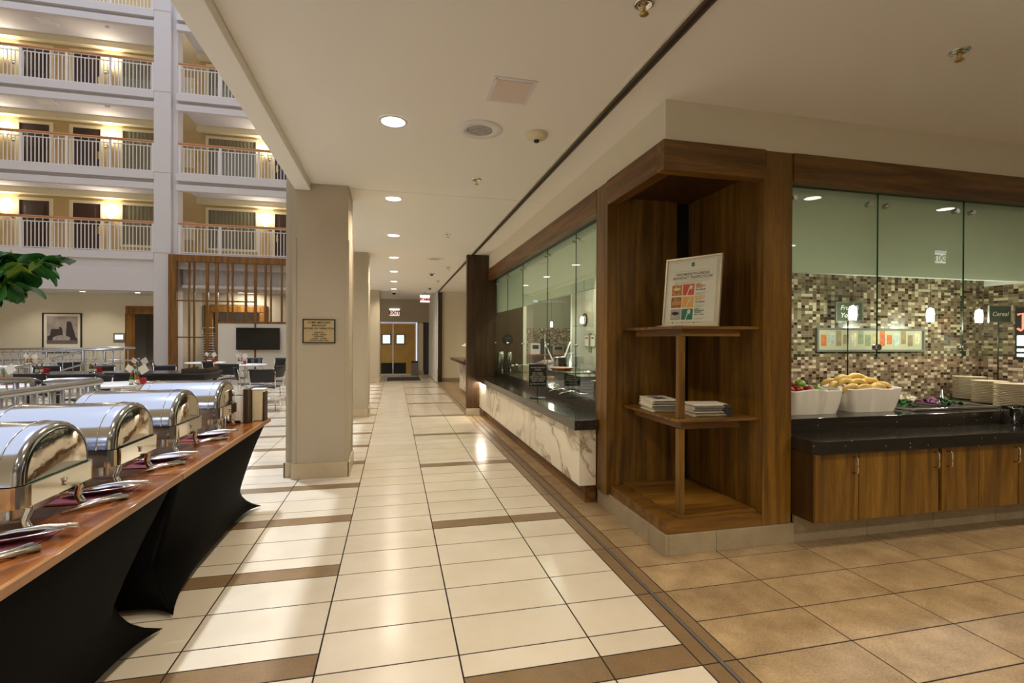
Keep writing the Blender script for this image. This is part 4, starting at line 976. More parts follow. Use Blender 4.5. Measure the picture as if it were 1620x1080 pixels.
# chalkboard signs on poles
def pole_sign(label, loc, w, h, zc, lines, size, bm):
    t = thing('chalkboard_sign', label, 'sign', loc, -.232)
    MB().cyl((0, .012, 0), (0, .012, zc), .006, 8).build('pole', M['black'], t); MB().cyl((0, .012, 0), (0, .012, .008), .05, 16).build('foot', M['black'], t)
    MB().box(-w / 2, w / 2, -.006, .006, zc - h / 2, zc + h / 2).build('board', M[bm], t)
    for q in ((-w / 2, w / 2, zc - h / 2 - .006, zc - h / 2), (-w / 2, w / 2, zc + h / 2, zc + h / 2 + .006), (-w / 2 - .006, -w / 2, zc - h / 2 - .006, zc + h / 2 + .006), (w / 2, w / 2 + .006, zc - h / 2 - .006, zc + h / 2 + .006)):
        MB().box(q[0], q[1], -.009, .009, q[2], q[3]).build('frame_bar', M['ink_grey'] if bm == 'board_green' else M['board'], t)
    for k, l in enumerate(lines): text(l, size, M['chalk'], t, frame_mtx((0, -.0068, zc + (len(lines) / 2 - .5 - k) * size * 1.15), (1, 0, 0), (0, 0, 1)), 'chalk_lettering', shear=.25)
pole_sign('chalkboard on a thin pole reading Fruit and Yogurt behind the glass', (4.10, 3.78, .846), .235, .165, .845, ['Fruit &', 'Yogurt'], .06, 'board_green')
pole_sign('chalkboard on a thin pole reading Cereal beside the stacked plates', (5.62, 3.56, .846), .20, .15, .835, ['Cereal'], .058, 'board_green')
# pendants
def pendant(x, y, label, zb=1.60, ztop=2.995):
    t = thing('pendant_lamp', label, 'lamp', (x, y, zb))
    MB().lathe([(.0005, 0), (.027, 0), (.032, .07), (.024, .118), (.0005, .12)], n=16).build('shade', M['lamp_white'], t)
    MB().cyl((0, 0, .118), (0, 0, .15), .012, 10).build('socket', M['steel'], t); MB().cyl((0, 0, .15), (0, 0, ztop - zb), .0025, 6).build('cord', M['black'], t)
    point_light('pendant_bulb', 'POINT', (0, 0, -.05), 7, (1, .93, .80), t, .04)
pendant(3.86, 3.52, 'small glowing white pendant lamp over the banana basket'); pendant(4.80, 3.58, 'small glowing white pendant lamp over the salad pan'); pendant(5.42, 3.60, 'small glowing white pendant lamp over the stacked plates')
# a reflection painted as a framed strip of colour squares
fp = thing('reflection_strip', 'long strip of painted reflection in colour squares on the mosaic wall', 'picture', (4.60, 3.998, 1.43))
MB().box(-.66, .66, -.03, 0, -.115, -.095).box(-.66, .66, -.03, 0, .095, .115).box(-.66, -.64, -.03, 0, -.095, .095).box(.64, .66, -.03, 0, -.095, .095).build('frame', M['ink_grey'], fp)
MB().box(-.64, .64, -.012, 0, -.095, .095).build('strip_ground', plain('reflection_mount', srgb(196, 186, 156), .6), fp)
pcols = [plain('patch_%d' % k, c, .6, noise=.3, nscale=30) for k, c in enumerate((srgb(206, 106, 50), srgb(206, 180, 110), srgb(140, 150, 110), srgb(224, 212, 180), srgb(150, 130, 90), srgb(180, 196, 190)))]
for k in range(14):
    x = -.60 + k * .088; MB().box(x, x + .06, -.014, -.012, -.06 + .02 * (k % 2), .05 + .02 * (k % 3)).build('colour_patch', pcols[(k * 5 + k // 3) % 6], fp)
# lit menu screen on the side wall
ms = thing('neon_menu_screen', 'dark screen with a red glowing stroke and white marks on the mosaic side wall', 'screen', (6.085, 3.60, 1.5))
MB().box(-.02, 0, -.2, .11, -.26, .26).build('panel', M['black'], ms)
MB().tube([(-.024, .085, .19), (-.024, .04, .20), (-.024, .04, .05), (-.024, .06, .03), (-.024, .085, .05)], .010, 6).build('red_stroke', M['neon_red'], ms)
for k, (a, b) in enumerate(((-.12, -.02), (-.18, -.15), (-.23, -.20))): MB().box(-.024, -.02, .03, .09, a, b).build('white_mark', M['neon_white'], ms)

# ================================================================== THINGS ON THE CORRIDOR COUNTER AND IN THE KITCHEN
om = thing('menu_stand', 'small black omelet ingredients menu board on a stand on the granite counter', 'sign', (1.64, 5.62, .736), -.1)
MB().lathe([(.0005, 0), (.10, 0), (.095, .006), (.0005, .010)], n=24).build('base', M['black'], om); MB().cyl((0, 0, .008), (0, 0, .16), .006, 10).build('stem', M['black'], om)
MB().box(-.105, .105, -.006, .006, .135, .395).build('board', M['board'], om, bevel=.003)
for s, z, sz in (('Omelet Ingredient', .358, .024), ('Choices', .332, .024), ('Ham, Sausage,', .296, .022), ('Bacon, Cheese,', .273, .022), ('Mushrooms, Onions,', .250, .022), ('Tomatoes, Jalapeno,', .227, .022), ('Peppers, Spinach', .204, .022), ('Egg Whites Also Available', .166, .0175)):
    text(s, sz, M['chalk'], om, frame_mtx((0, -.0065, z), (1, 0, 0), (0, 0, 1)), 'chalk_lettering', shear=.3)
def thermos(x, y, z, r, h, label, cat='dispenser'):
    t = thing('coffee_urn', label, cat, (x, y, z))
    MB().lathe([(.0005, 0), (r, 0), (r, h * .86), (r * .95, h * .9), (r * .8, h), (.0005, h)], n=20).build('body', M['steel'], t); MB().lathe([(r * 1.01, h * .55), (r * 1.03, h * .56), (r * 1.01, h * .57)], n=20).build('band', M['black'], t)
    MB().box(-.012, .012, -r - .05, -r, h * .12, h * .18).build('tap', M['black'], t)
thermos(1.96, 9.18, .827, .06, .37, 'tall brushed steel coffee urn beside the walnut pillar'); thermos(2.13, 9.22, .827, .055, .36, 'second steel coffee urn beside the white plate stack')
for k in range(10):
    p = link('plate', PLM, loc=(2.36, 8.95, .8265 + k * .0118)); tag(p, 'cream plate in the stack near the coffee urns', 'plate', 'plates near the coffee urns')
for k, (x, y) in enumerate(((2.08, 8.75), (2.2, 8.95))):
    t = thing('syrup_jar', 'small clear jar with steel lid near the coffee urns', 'jar', (x, y, .827), group='jars near the urns')
    MB().lathe([(.0005, 0), (.04, 0), (.045, .08), (.03, .11)], n=14).build('jar', M['clear'], t); MB().lathe([(.032, .11), (.032, .14), (.0005, .145)], n=14).build('lid', M['steel'], t)
def chafer_black(x, y, label, s=1):
    t = thing('hot_dish', label, 'dish', (x, y, .827))
    w = .21 * s
    MB().prism([(-w * .8, -w * .8), (w * .8, -w * .8), (w * .8, w * .8), (-w * .8, w * .8)], 0, .11, 'z').build('base', M['black'], t, bevel=.02)
    MB().box(-w, w, -w, w, .11, .125).build('rim', M['black_gloss'], t, bevel=.005)
    MB().prism([(-w, .125), (w, .125), (w * .75, .185), (-w * .75, .185)], -w * .95, w * .95, 'y').build('lid', M['black_gloss'], t, bevel=.012)
    MB().tube([(-.05, -w - .005, .14), (-.045, -w - .04, .14), (.045, -w - .04, .14), (.05, -w - .005, .14)], .007, 8).build('handle', M['steel'], t)
chafer_black(2.17, 5.40, 'square black hot dish with lid nearest the shelf unit, behind the corridor glass'); chafer_black(2.22, 5.95, 'square black hot dish with lid behind another hot dish')
for k, (x, y, r) in enumerate(((2.0, 5.95, .4), (1.93, 5.22, 1.3), (1.95, 4.95, 1.4), (2.02, 6.6, .2))):
    t = thing('serving_ladle', 'shiny steel serving ladle resting on the granite shelf behind the corridor glass', 'ladle', (x, y, .827), r, group='ladles on the corridor counter')
    MB().grid(lambda u, v: (.04 * math.cos(2 * PI * u) * math.sin(v * 1.4), .055 * math.sin(2 * PI * u) * math.sin(v * 1.4), .032 - .03 * math.cos(v * 1.4)), 14, 5).build('bowl', M['chrome'], t, solid=.002)
    MB().tube([(.0, .05, .03), (.0, .12, .05), (.0, .22, .035), (0, .26, .02)], .007, 8).build('handle', M['chrome'], t)
tr = thing('food_tray', 'steel tray with orange food behind the corridor glass', 'tray', (2.25, 7.0, .827))
MB().box(-.2, .2, -.15, .15, 0, .01).box(-.2, .2, -.16, -.15, 0, .05).box(-.2, .2, .15, .16, 0, .05).box(-.21, -.2, -.16, .16, 0, .05).box(.2, .21, -.16, .16, 0, .05).build('pan', M['steel'], tr)
for k in range(5): MB().ball((-.12 + .06 * k, random.uniform(-.06, .06), .03), .04, .035, .022, 10, 6).build('portion', M['orange'], tr)
for k, (x, y, h) in enumerate(((2.45, 6.3, .17), (2.56, 6.35, .17))):
    t = thing('steel_cup', 'tall shiny steel cup beside the hot dishes', 'cup', (x, y, .827), group='steel cups'); MB().lathe([(.0005, 0), (.04, 0), (.046, h), (.042, h), (.0005, .01)], n=18).build('cup', M['chrome'], t)
for k in range(3):
    t = thing('bowl', 'white bowl stacked beside the steel cups', 'bowl', (2.5, 5.9, .827 + k * .03), group='stacked white bowls'); MB().lathe([(.0005, 0), (.03, 0), (.065, .06), (.06, .06), (.0005, .006)], n=18).build('bowl', M['plate'], t)
cp = thing('griddle_pan', 'copper coloured shallow pan on a raised burner behind the glass', 'pan', (2.55, 7.4, .826)); MB().lathe([(.0005, .12), (.15, .12), (.18, .16), (.17, .165), (.0005, .13)], n=24).build('pan', plain('copper', srgb(196, 120, 78), .3, 1), cp); MB().box(-.18, .18, -.18, .18, 0, .12).build('burner', M['black'], cp, bevel=.01)
hs = thing('spray_hose', 'white curved spray hose hanging at the kitchen sink', 'hose', (3.0, 8.95, .0)); MB().tube([(-.25 + .5 * k / 14, 0, 1.38 - .42 * math.sin(PI * k / 14)) for k in range(15)], .015, 8).build('hose', M['white'], hs); MB().cyl((-.25, 0, 0.9), (-.25, 0, 1.5), .012, 8).build('pipe', M['chrome'], hs)
sk = thing('kitchen_counter', 'long steel kitchen counter behind the serving shelf', 'counter', (3.2, 9.6, 0)); MB().box(-.5, .7, -1.1, 1.1, .86, .9).build('worktop', M['steel'], sk); MB().box(-.45, .65, -1.0, 1.0, 0.1, .86).build('cabinet', M['ink_grey'], sk); MB().box(-.45, .65, -1.0, 1.0, 0, .1).build('plinth', M['black'], sk)
bc = thing('back_counter', 'dark counter with steel appliances along the mosaic end wall of the kitchen', 'counter', (4.1, 13.1, 0)); MB().box(-.6, .85, -.35, .38, 0, .98).build('body', M['dark_brown'], bc); MB().box(-.62, .87, -.38, .38, .98, 1.02).build('worktop', M['red'], bc)
for k, (x, w, h, m) in enumerate(((-.40, .14, .3, 'white'), (-.08, .10, .42, 'black'), (.25, .17, .25, 'steel'), (.62, .14, .35, 'chrome'))):
    t = thing('appliance', ('white box appliance', 'tall black coffee machine', 'low steel appliance', 'round chrome appliance')[k] + ' on the dark kitchen back counter', 'appliance', (4.1 + x, 13.05, 1.02))
    MB().box(-w, w, -.15, .15, 0, h).build('body', M[m], t, bevel=.02); MB().box(-w * .6, w * .6, -.156, -.15, h * .5, h * .85).build('front', M['screen'], t); MB().box(-w * .8, w * .8, -.2, -.15, 0, .02).build('drip_tray', M['steel'], t)
kt = thing('kitchen_screen', 'small lit screen showing a colourful picture on the kitchen end wall', 'screen', (3.42, 13.48, 1.45)); MB().box(-.16, .16, -.04, 0, -.22, .22).build('bezel', M['black'], kt)
for k, c in enumerate((srgb(120, 170, 200), srgb(190, 90, 80), srgb(190, 160, 110), srgb(90, 140, 90))): MB().box(-.14 + .14 * (k % 2), .14 * (k % 2), -.044, -.04, -.20 + .2 * (k // 2), .2 * (k // 2)).build('image_area', emis('kscreen%d' % k, c, .8), kt)
kd = struct('door_40', (3.0, 13.45, 0)); MB().box(2.75, 3.2, 13.44, 13.49, 0, 2.05).build('leaf', M['taupe_smooth'], kd); MB().box(2.7, 2.75, 13.42, 13.49, 0, 2.1).build('door_frame', M['ink_grey'], kd); MB().box(3.2, 3.25, 13.42, 13.49, 0, 2.1).build('door_frame', M['ink_grey'], kd)
ck = thing('wall_clock', 'round black rimmed wall clock on the white kitchen wall', 'clock', (3.998, 10.07, 1.85))
MB().lathe([(.105, -.03), (.135, -.03), (.14, -.015), (.135, 0), (.105, 0)], n=28, axis='x').build('rim', M['black'], ck); MB().cyl((-.02, 0, 0), (-.001, 0, 0), .11, 28).build('face', M['paper'], ck)
MB().obox((-.022, .02, .025), (.001, 0, 0), (0, .022, .028), (0, .003, -.0025)).obox((-.022, -.03, .01), (.001, 0, 0), (0, .04, -.012), (0, .001, .003)).build('hands', M['ink'], ck)
for k, (y, z, w, h, nm) in enumerate(((9.95, 1.40, .13, .13, 'white notice in a dark frame below the clock'), (9.78, 1.36, .07, .2, 'narrow dark framed notice between two notices'), (9.62, 1.40, .12, .13, 'white notice nearest the shelf unit on the kitchen wall'))):
    t = thing('wall_notice', nm, 'notice', (3.998, y, z)); MB().box(-.015, 0, -w, w, -h, h).build('frame', M['ink_grey'], t); MB().box(-.018, -.015, -w + .015, w - .015, -h + .015, h - .015).build('sheet', M['paper'] if k != 1 else M['curtain'], t); MB().box(-.0195, -.018, -w * .6, w * .6, h * .3, h * .6).build('print', M['red_cap'] if k == 0 else M['ink_grey'], t)
for x, y, l in ((3.35, 8.6, 'small glowing pendant lamp seen through the corridor glass'), (3.6, 11.2, 'small glowing pendant lamp deep in the kitchen')):
    pendant(x, y, l, 1.72)
sp2 = thing('round_wall_sign', 'small round dark sign on the brown kitchen partition', 'sign', (2.13, 9.358, 1.42)); MB().cyl((0, -.012, 0), (0, 0, 0), .10, 20).build('plate', M['black'], sp2); text("Let's", .06, M['ink_grey'], sp2, frame_mtx((0, -.0125, .03), (1, 0, 0), (0, 0, 1)), 'lettering'); text('Eat', .06, M['ink_grey'], sp2, frame_mtx((0, -.0125, -.035), (1, 0, 0), (0, 0, 1)), 'lettering')
# clutter on the kitchen counters
for k, (x, y, r, h, m, l) in enumerate(((2.95, 8.6, .14, .2, 'steel', 'wide steel pot on the kitchen counter'), (3.35, 9.2, .13, .26, 'steel', 'tall steel stock pot on the kitchen counter'), (3.3, 10.2, .14, .12, 'black', 'low black pan on the kitchen counter'))):
    t = thing('cooking_pot', l, 'pot', (x, y, .9)); MB().lathe([(.0005, 0), (r, 0), (r, h), (r * 1.05, h + .005), (r * .96, h), (r * .96, .01), (.0005, .01)], n=24).build('body', M[m], t)
    for sg in (-1, 1): MB().tube([(sg * r, -.04, h * .75), (sg * (r + .04), -.03, h * .75), (sg * (r + .04), .03, h * .75), (sg * r, .04, h * .75)], .007, 8).build('handle', M['chrome'], t)
for k, (x, y) in enumerate(((2.85, 9.35), (3.1, 9.9))):
    t = thing('wrapped_tray', ('tray of wrapped pink meat on the kitchen counter', 'second wrapped tray behind the pink one')[k], 'tray', (x, y, .901)); MB().box(-.2, .2, -.16, .16, 0, .035).build('tray', M['steel'], t, bevel=.006); MB().ball((0, 0, .052), .17, .13, .05, 16, 8).build('contents', plain('wrapped_%d' % k, (srgb(150, 90, 84), srgb(170, 160, 150))[k], .4, noise=.3, nscale=25), t)
for k in range(5):
    t = thing('paper_cup', 'white paper cup stacked beside the hot dishes', 'cup', (2.42, 5.55 + .0 * k, .827 + k * .018), group='paper cups by the hot dishes'); MB().lathe([(.0005, 0), (.03, 0), (.042, .09), (.039, .09), (.0005, .006)], n=16).build('cup', M['paper'], t)
for k in range(6):
    t = thing('spice_jar', 'small spice jar in the row at the kitchen shelf end', 'jar', (2.52, 7.8 + .09 * k, .827), group='spice jars'); MB().lathe([(.0005, 0), (.03, 0), (.03, .09), (.0005, .09)], n=12).build('jar', M[('green_glass', 'red_sauce', 'paper', 'orange', 'steel', 'paper')[k]], t); MB().lathe([(.031, .09), (.031, .115), (.0005, .115)], n=12).build('lid', M['black'], t)
# second serving counter beyond the wood pillar
c2 = thing('serving_counter', 'small far serving counter with marble front and black top behind the walnut pillar', 'counter', (1.9, 11.5, 0), world=True)
MB().box(1.74, 2.35, 10.6, 13.6, 0.1, 0.86).build('marble_front', M['marble'], c2); MB().box(1.79, 2.35, 10.7, 13.6, 0, 0.1).build('plinth', M['tile_base'], c2); MB().box(1.50, 2.38, 10.5, 13.7, 0.862, 0.93).build('top', M['granite'], c2)
MB().box(2.25, 2.4, 14.8, 14.9, 0, 2.75).build('end_panel', M['wal_dark'], c2)
t = thing('red_tray', 'red tray on the far serving counter', 'tray', (1.72, 11.3, .931)); MB().box(-.15, .15, -.2, .2, 0, .01).box(-.15, -.14, -.2, .2, 0, .035).box(.14, .15, -.2, .2, 0, .035).build('tray', M['red'], t)
t = thing('sneeze_shield', 'slanted glass shield above the far serving counter', 'glass screen', (1.85, 11.5, .931)); MB().obox((0, .3, .42), (.16, 0, .10), (0, 1.0, 0), (-.002, 0, .004)).build('pane', [M['white']], t); MB().cyl((.05, -.6, 0), (.05, -.6, .42), .012, 8).build('bracket', M['black'], t); MB().cyl((.05, 1.2, 0), (.05, 1.2, .42), .012, 8).build('bracket', M['black'], t)
# unseen flush ceiling lights added to brighten the kitchen
for k, (x, y, w) in enumerate(((2.9, 6.0, 34), (3.2, 9.0, 14), (4.2, 12.3, 7))):
    t = thing('added_ceiling_light', 'flush white ceiling light added unseen to brighten the kitchen', 'light', (x, y, 2.998), group='added kitchen ceiling lights')
    MB().box(-.3, .3, -.3, .3, -.04, 0).build('housing', M['rail_white'], t); MB().box(-.27, .27, -.27, .27, -.046, -.04).build('diffuser', M['lamp'], t)
    point_light('kitchen_fill_light', 'AREA', (0, 0, -.06), w, (1, .93, .82), t, .5, aim=(0, 0, -1))
# ================================================================== CEILING THINGS
def downlight(x, y, label, energy, group=None, z=3.0, r=.085):
    t = thing('recessed_downlight', label, 'light', (x, y, z), group=group)
    MB().lathe([(r * 1.25, -.001), (r * 1.22, -.006), (r, -.006), (r * .97, -.001)], n=28).build('trim_ring', M['rail_white'], t)
    MB().cyl((0, 0, -.004), (0, 0, -.002), r, 28).build('lens', M['lamp'], t)
    point_light('downlight_beam', 'SPOT', (0, 0, -.02), energy, (1, .87, .68), t, .07, math.radians(150), .9, (0, 0, -1))
ord_ = ['first', 'second', 'third', 'fourth', 'fifth', 'sixth', 'seventh']
for k, y in enumerate((3.73, 5.77, 7.82, 9.92, 11.97, 14.05, 16.15)):
    downlight(-0.012, y, ord_[k] + ' round corridor downlight counted from the ceiling loudspeaker towards the swing doors', 92 if k < 3 else 130)
for x, y, e in ((2.6, 1.5, 85), (4.5, 1.5, 85), (6.4, 1.5, 85), (2.6, -.9, 190), (4.5, -.9, 190), (6.4, -.9, 150), (1.6, -2.8, 190), (3.6, -2.8, 190), (-.012, 1.70, 105), (-.012, -.4, 105)):  # out of frame downlights, added to brighten the serving side's upright faces
    downlight(x, y, 'unseen round downlight added in the ceiling to light the serving side', e, 'added downlights for the serving side')
t = thing('access_hatch', 'square white access hatch in the corridor ceiling', 'hatch', (.715, 3.09, 3.0))
MB().box(-.135, .135, -.155, .155, -.008, 0).build('frame', M['rail_white'], t, bevel=.002); MB().box(-.112, .112, -.132, .132, -.011, -.008).build('door', plain('hatch_door', srgb(222, 204, 190), .7), t, bevel=.002); MB().cyl((-.12, -.14, -.011), (-.12, -.14, -.008), .006, 8).build('screw', M['steel'], t)
def speaker(x, y, label, r=.17):
    t = thing('ceiling_loudspeaker', label, 'loudspeaker', (x, y, 3.0))
    MB().lathe([(r, 0), (r, -.004), (r * .96, -.009), (r * .58, -.012), (r * .56, -.008)], n=36).build('ring', M['rail_white'], t)
    MB().cyl((0, 0, -.009), (0, 0, -.006), r * .57, 30).build('grille', plain('grille_%d' % int(y * 10), srgb(150, 142, 128), .7, bump=1, bscale=400), t)
    for k in range(7): MB().box(-r * .5, r * .5, -r * .45 + k * r * .15 - .003, -r * .45 + k * r * .15 + .003, -.012, -.009).build('grille_bar', M['rail_white'], t)
speaker(.622, 3.715, 'round white ceiling loudspeaker beside the square hatch'); speaker(.77, 9.87, 'round white ceiling loudspeaker halfway down the corridor')
t = thing('smoke_detector', 'cream dome smoke detector beside the ceiling loudspeaker', 'detector', (1.06, 3.695, 3.0))
MB().lathe([(.086, 0), (.086, -.018), (.074, -.034), (.036, -.048), (.02, -.048)], n=26).build('dome', M['frame_cream'], t); MB().lathe([(.02, -.048), (.018, -.064), (.0005, -.066)], n=16).build('sensor', M['black'], t)
def sprinkler(x, y, label):
    t = thing('fire_sprinkler', label, 'sprinkler', (x, y, 3.0))
    MB().lathe([(.048, 0), (.050, -.006), (.036, -.012), (.034, -.004), (.012, -.003)], n=22).build('escutcheon', M['chrome'], t)
    MB().tube([(0, -.010, -.008), (0, -.013, -.03), (0, -.004, -.052)], .003, 6).tube([(0, .010, -.008), (0, .013, -.03), (0, .004, -.052)], .003, 6).cyl((0, 0, -.006), (0, 0, -.03), .005, 8).build('frame_arms', M['brass'], t)
    MB().lathe([(.0005, -.054), (.022, -.054), (.020, -.050), (.0005, -.050)], n=16).build('deflector', M['brass'], t)
sprinkler(1.136, 2.14, 'fire sprinkler beside the ceiling track nearest the counter corner'); sprinkler(2.986, 2.085, 'fire sprinkler over the tan floor in front of the cabinets')
sprinkler(.786, 4.87, 'fire sprinkler between the smoke detector and the ceiling joint'); sprinkler(.784, 7.51, 'fire sprinkler past the ceiling joint in the corridor'); sprinkler(1.152, 11.0, 'fire sprinkler near the walnut pillar'); sprinkler(1.149, 13.6, 'fire sprinkler near the far serving counter')
for x, y, l in ((.87, 12.07, 'small white ceiling sensor past the far loudspeaker'), (1.06, 15.49, 'small white ceiling sensor before the stairs sign')):
    t = thing('ceiling_sensor', l, 'sensor', (x, y, 3.0)); MB().box(-.07, .07, -.07, .07, -.02, 0).build('base', M['rail_white'], t); MB().lathe([(.04, -.02), (.03, -.06), (.0005, -.065)], n=14).build('lens', M['ink_grey'], t)
t = thing('dome_camera', 'white dome camera on the ceiling before the swing doors', 'camera', (-.012, 17.0, 3.0)); MB().lathe([(.09, 0), (.09, -.03), (.07, -.05)], n=20).build('housing', M['rail_white'], t); MB().ball((0, 0, -.05), .06, nu=14, nv=8).build('dome', M['black_gloss'], t)
def exit_sign(label, loc, word, face, w=.30, h=.19, rz=0, hang=.0, mat='sign_red'):
    t = thing('exit_sign', label, 'sign', loc, rz)
    MB().box(-w / 2, w / 2, -.02, .03, -h / 2, h / 2).build('housing', M['rail_white'], t); MB().box(-w / 2 + .01, w / 2 - .01, -.024, -.02, -h / 2 + .01, h / 2 - .01).build('face', M[face], t)
    text(word, h * (.78 if len(word) < 5 else .47), M[mat], t, frame_mtx((0, -.0245, -.005), (1, 0, 0), (0, 0, 1)), 'lettering', bold=h * .035)
    MB().box(-w / 2, w / 2, -.03, -.02, h / 2, h / 2 + .03).build('lamp_strip', M['screen_lit'], t)
    if hang: MB().cyl((0, 0, h / 2), (0, 0, hang), .012, 8).build('stem', M['rail_white'], t)
exit_sign('white sign with red EXIT letters above the tan swing doors', (.01, 20.28, 2.46), 'EXIT', 'sign_face', .40, .26)
exit_sign('glowing white sign with red STAIRS letters hanging near the corridor end', (1.00, 17.0, 2.76), 'STAIRS', 'sign_pink', .33, .22, hang=.24)
exit_sign('lit EXIT sign hanging over the serving side, mirrored in the glass panes', (8.7, -.25, 2.78), 'EXIT', 'sign_bright', .24, .18, PI, hang=.22)
# hours sign on the pillar
hs_ = thing('hours_sign', 'black framed tan breakfast hours sign on the first pillar', 'sign', (-.745, 5.409, 1.498))
MB().box(-.152, .152, -.010, 0, -.117, .117).build('plaque', M['plaque'], hs_)
for q in ((-.157, .157, -.122, -.112), (-.157, .157, .112, .122), (-.157, -.147, -.112, .112), (.147, .157, -.112, .112)): MB().box(q[0], q[1], -.016, 0, q[2], q[3]).build('frame_bar', M['black'], hs_)
for s, z, sz in (('COMPLIMENTARY', .086, .027), ('BREAKFAST', .056, .027), ('HOURS OF OPERATION', .026, .027), ('WEEKDAYS', -.016, .019), ('6:00AM - 9:00AM', -.036, .019), ('WEEKENDS', -.055, .019), ('7:30AM - 10:30AM', -.076, .019), ('HOLIDAYS MAY VARY', -.096, .019)):
    text(s, sz, M['ink'], hs_, frame_mtx((0, -.0105, z), (1, 0, 0), (0, 0, 1)), 'lettering', bold=sz * .025)
MB().box(-.13, .13, -.0106, -.010, .001, .0025).build('rule_line', M['ink'], hs_)
t = tag(MB().box(-.24, .90, 17.35, 18.9, 0.0005, .012).build('door_mat', M['mat_black'], bevel=.004), 'black rectangular floor mat in front of the tan swing doors', 'mat')
t = thing('trash_bin', 'dark square bin beside the tan swing doors', 'bin', (.78, 20.02, 0)); MB().box(-.12, .12, -.12, .12, 0, .5).build('body', M['ink_grey'], t, bevel=.01); MB().box(-.13, .13, -.13, .13, .5, .56).build('lid', M['black'], t, bevel=.01)

# ================================================================== BUFFET TABLES WITH CHAFING DISHES
TX0, TX1 = -1.78, -1.02
def buffet_table(label, clabel, y0, y1):
    t = thing('buffet_table', label, 'table', ((TX0 + TX1) / 2, (y0 + y1) / 2, 0), world=True)
    MB().box(TX0, TX1 - .02, y0 + .002, y1 - .002, .722, .745).build('top', M['table_wood'], t)
    MB().box(TX1 - .02, TX1, y0 + .002, y1 - .002, .715, .746).build('edge_trim', M['table_edge'], t, bevel=.003)
    for x in (TX0 + .27, TX1 - .27):
        for y in (y0 + .27, y1 - .27): MB().cyl((x, y, 0.02), (x, y, .72), .016, 10).build('leg', M['black'], t)
    c = thing('table_cover', clabel, 'tablecloth', ((TX0 + TX1) / 2, (y0 + y1) / 2, 0), world=True)
    x0, x1 = TX0 + .01, TX1 - .022; ya, yb = y0 + .012, y1 - .012
    cors = [(x0, ya), (x1, ya), (x1, yb), (x0, yb)]; cx, cy = (x0 + x1) / 2, (ya + yb) / 2
    def ci(t): # corner inset against height fraction t (0 floor .. 1 top)
        if t > .3: return .012 + .185 * (1 - t) / .7
        return .045 + .152 * (max(0, t - .03) / .27) ** .45
    mb = MB(); nu, nv = 32, 18
    for s in range(4):
        (ax, ay), (bx, by) = cors[s], cors[(s + 1) % 4]
        L = math.hypot(bx - ax, by - ay); tx, ty = (bx - ax) / L, (by - ay) / L; nx, ny = -ty, tx   # inward normal
        def f(u, v):
            w = abs(2 * u - 1); wq = w ** 4; i = ci(v)
            along = i + (L - 2 * i) * u
            zb = .016 + (1 - wq) * (.045 if s % 2 else .02)
            z = zb + (.722 - zb) * v
            inn = i * wq + (1 - wq) * (.10 * (1 - v) ** 1.2 + .01) + .006 * math.sin(9 * u + s) * math.sin(v * PI)
            return (ax + tx * along + nx * inn, ay + ty * along + ny * inn, z)
        mb.grid(f, nu, nv)
    mb.build('skirt', M['spandex'], c, solid=.004)
    MB().box(x0 + .02, x1 - .02, ya + .02, yb - .02, .712, .7215).build('top_cloth', M['spandex'], c)
buffet_table('varnished wood buffet table top with the first two chafing dishes', 'black stretch cover on the table with the first two chafing dishes', .96, 2.785)
buffet_table('varnished wood buffet table top with the napkin boxes at its end', 'black stretch cover on the table with the napkin boxes', 2.79, 4.61)

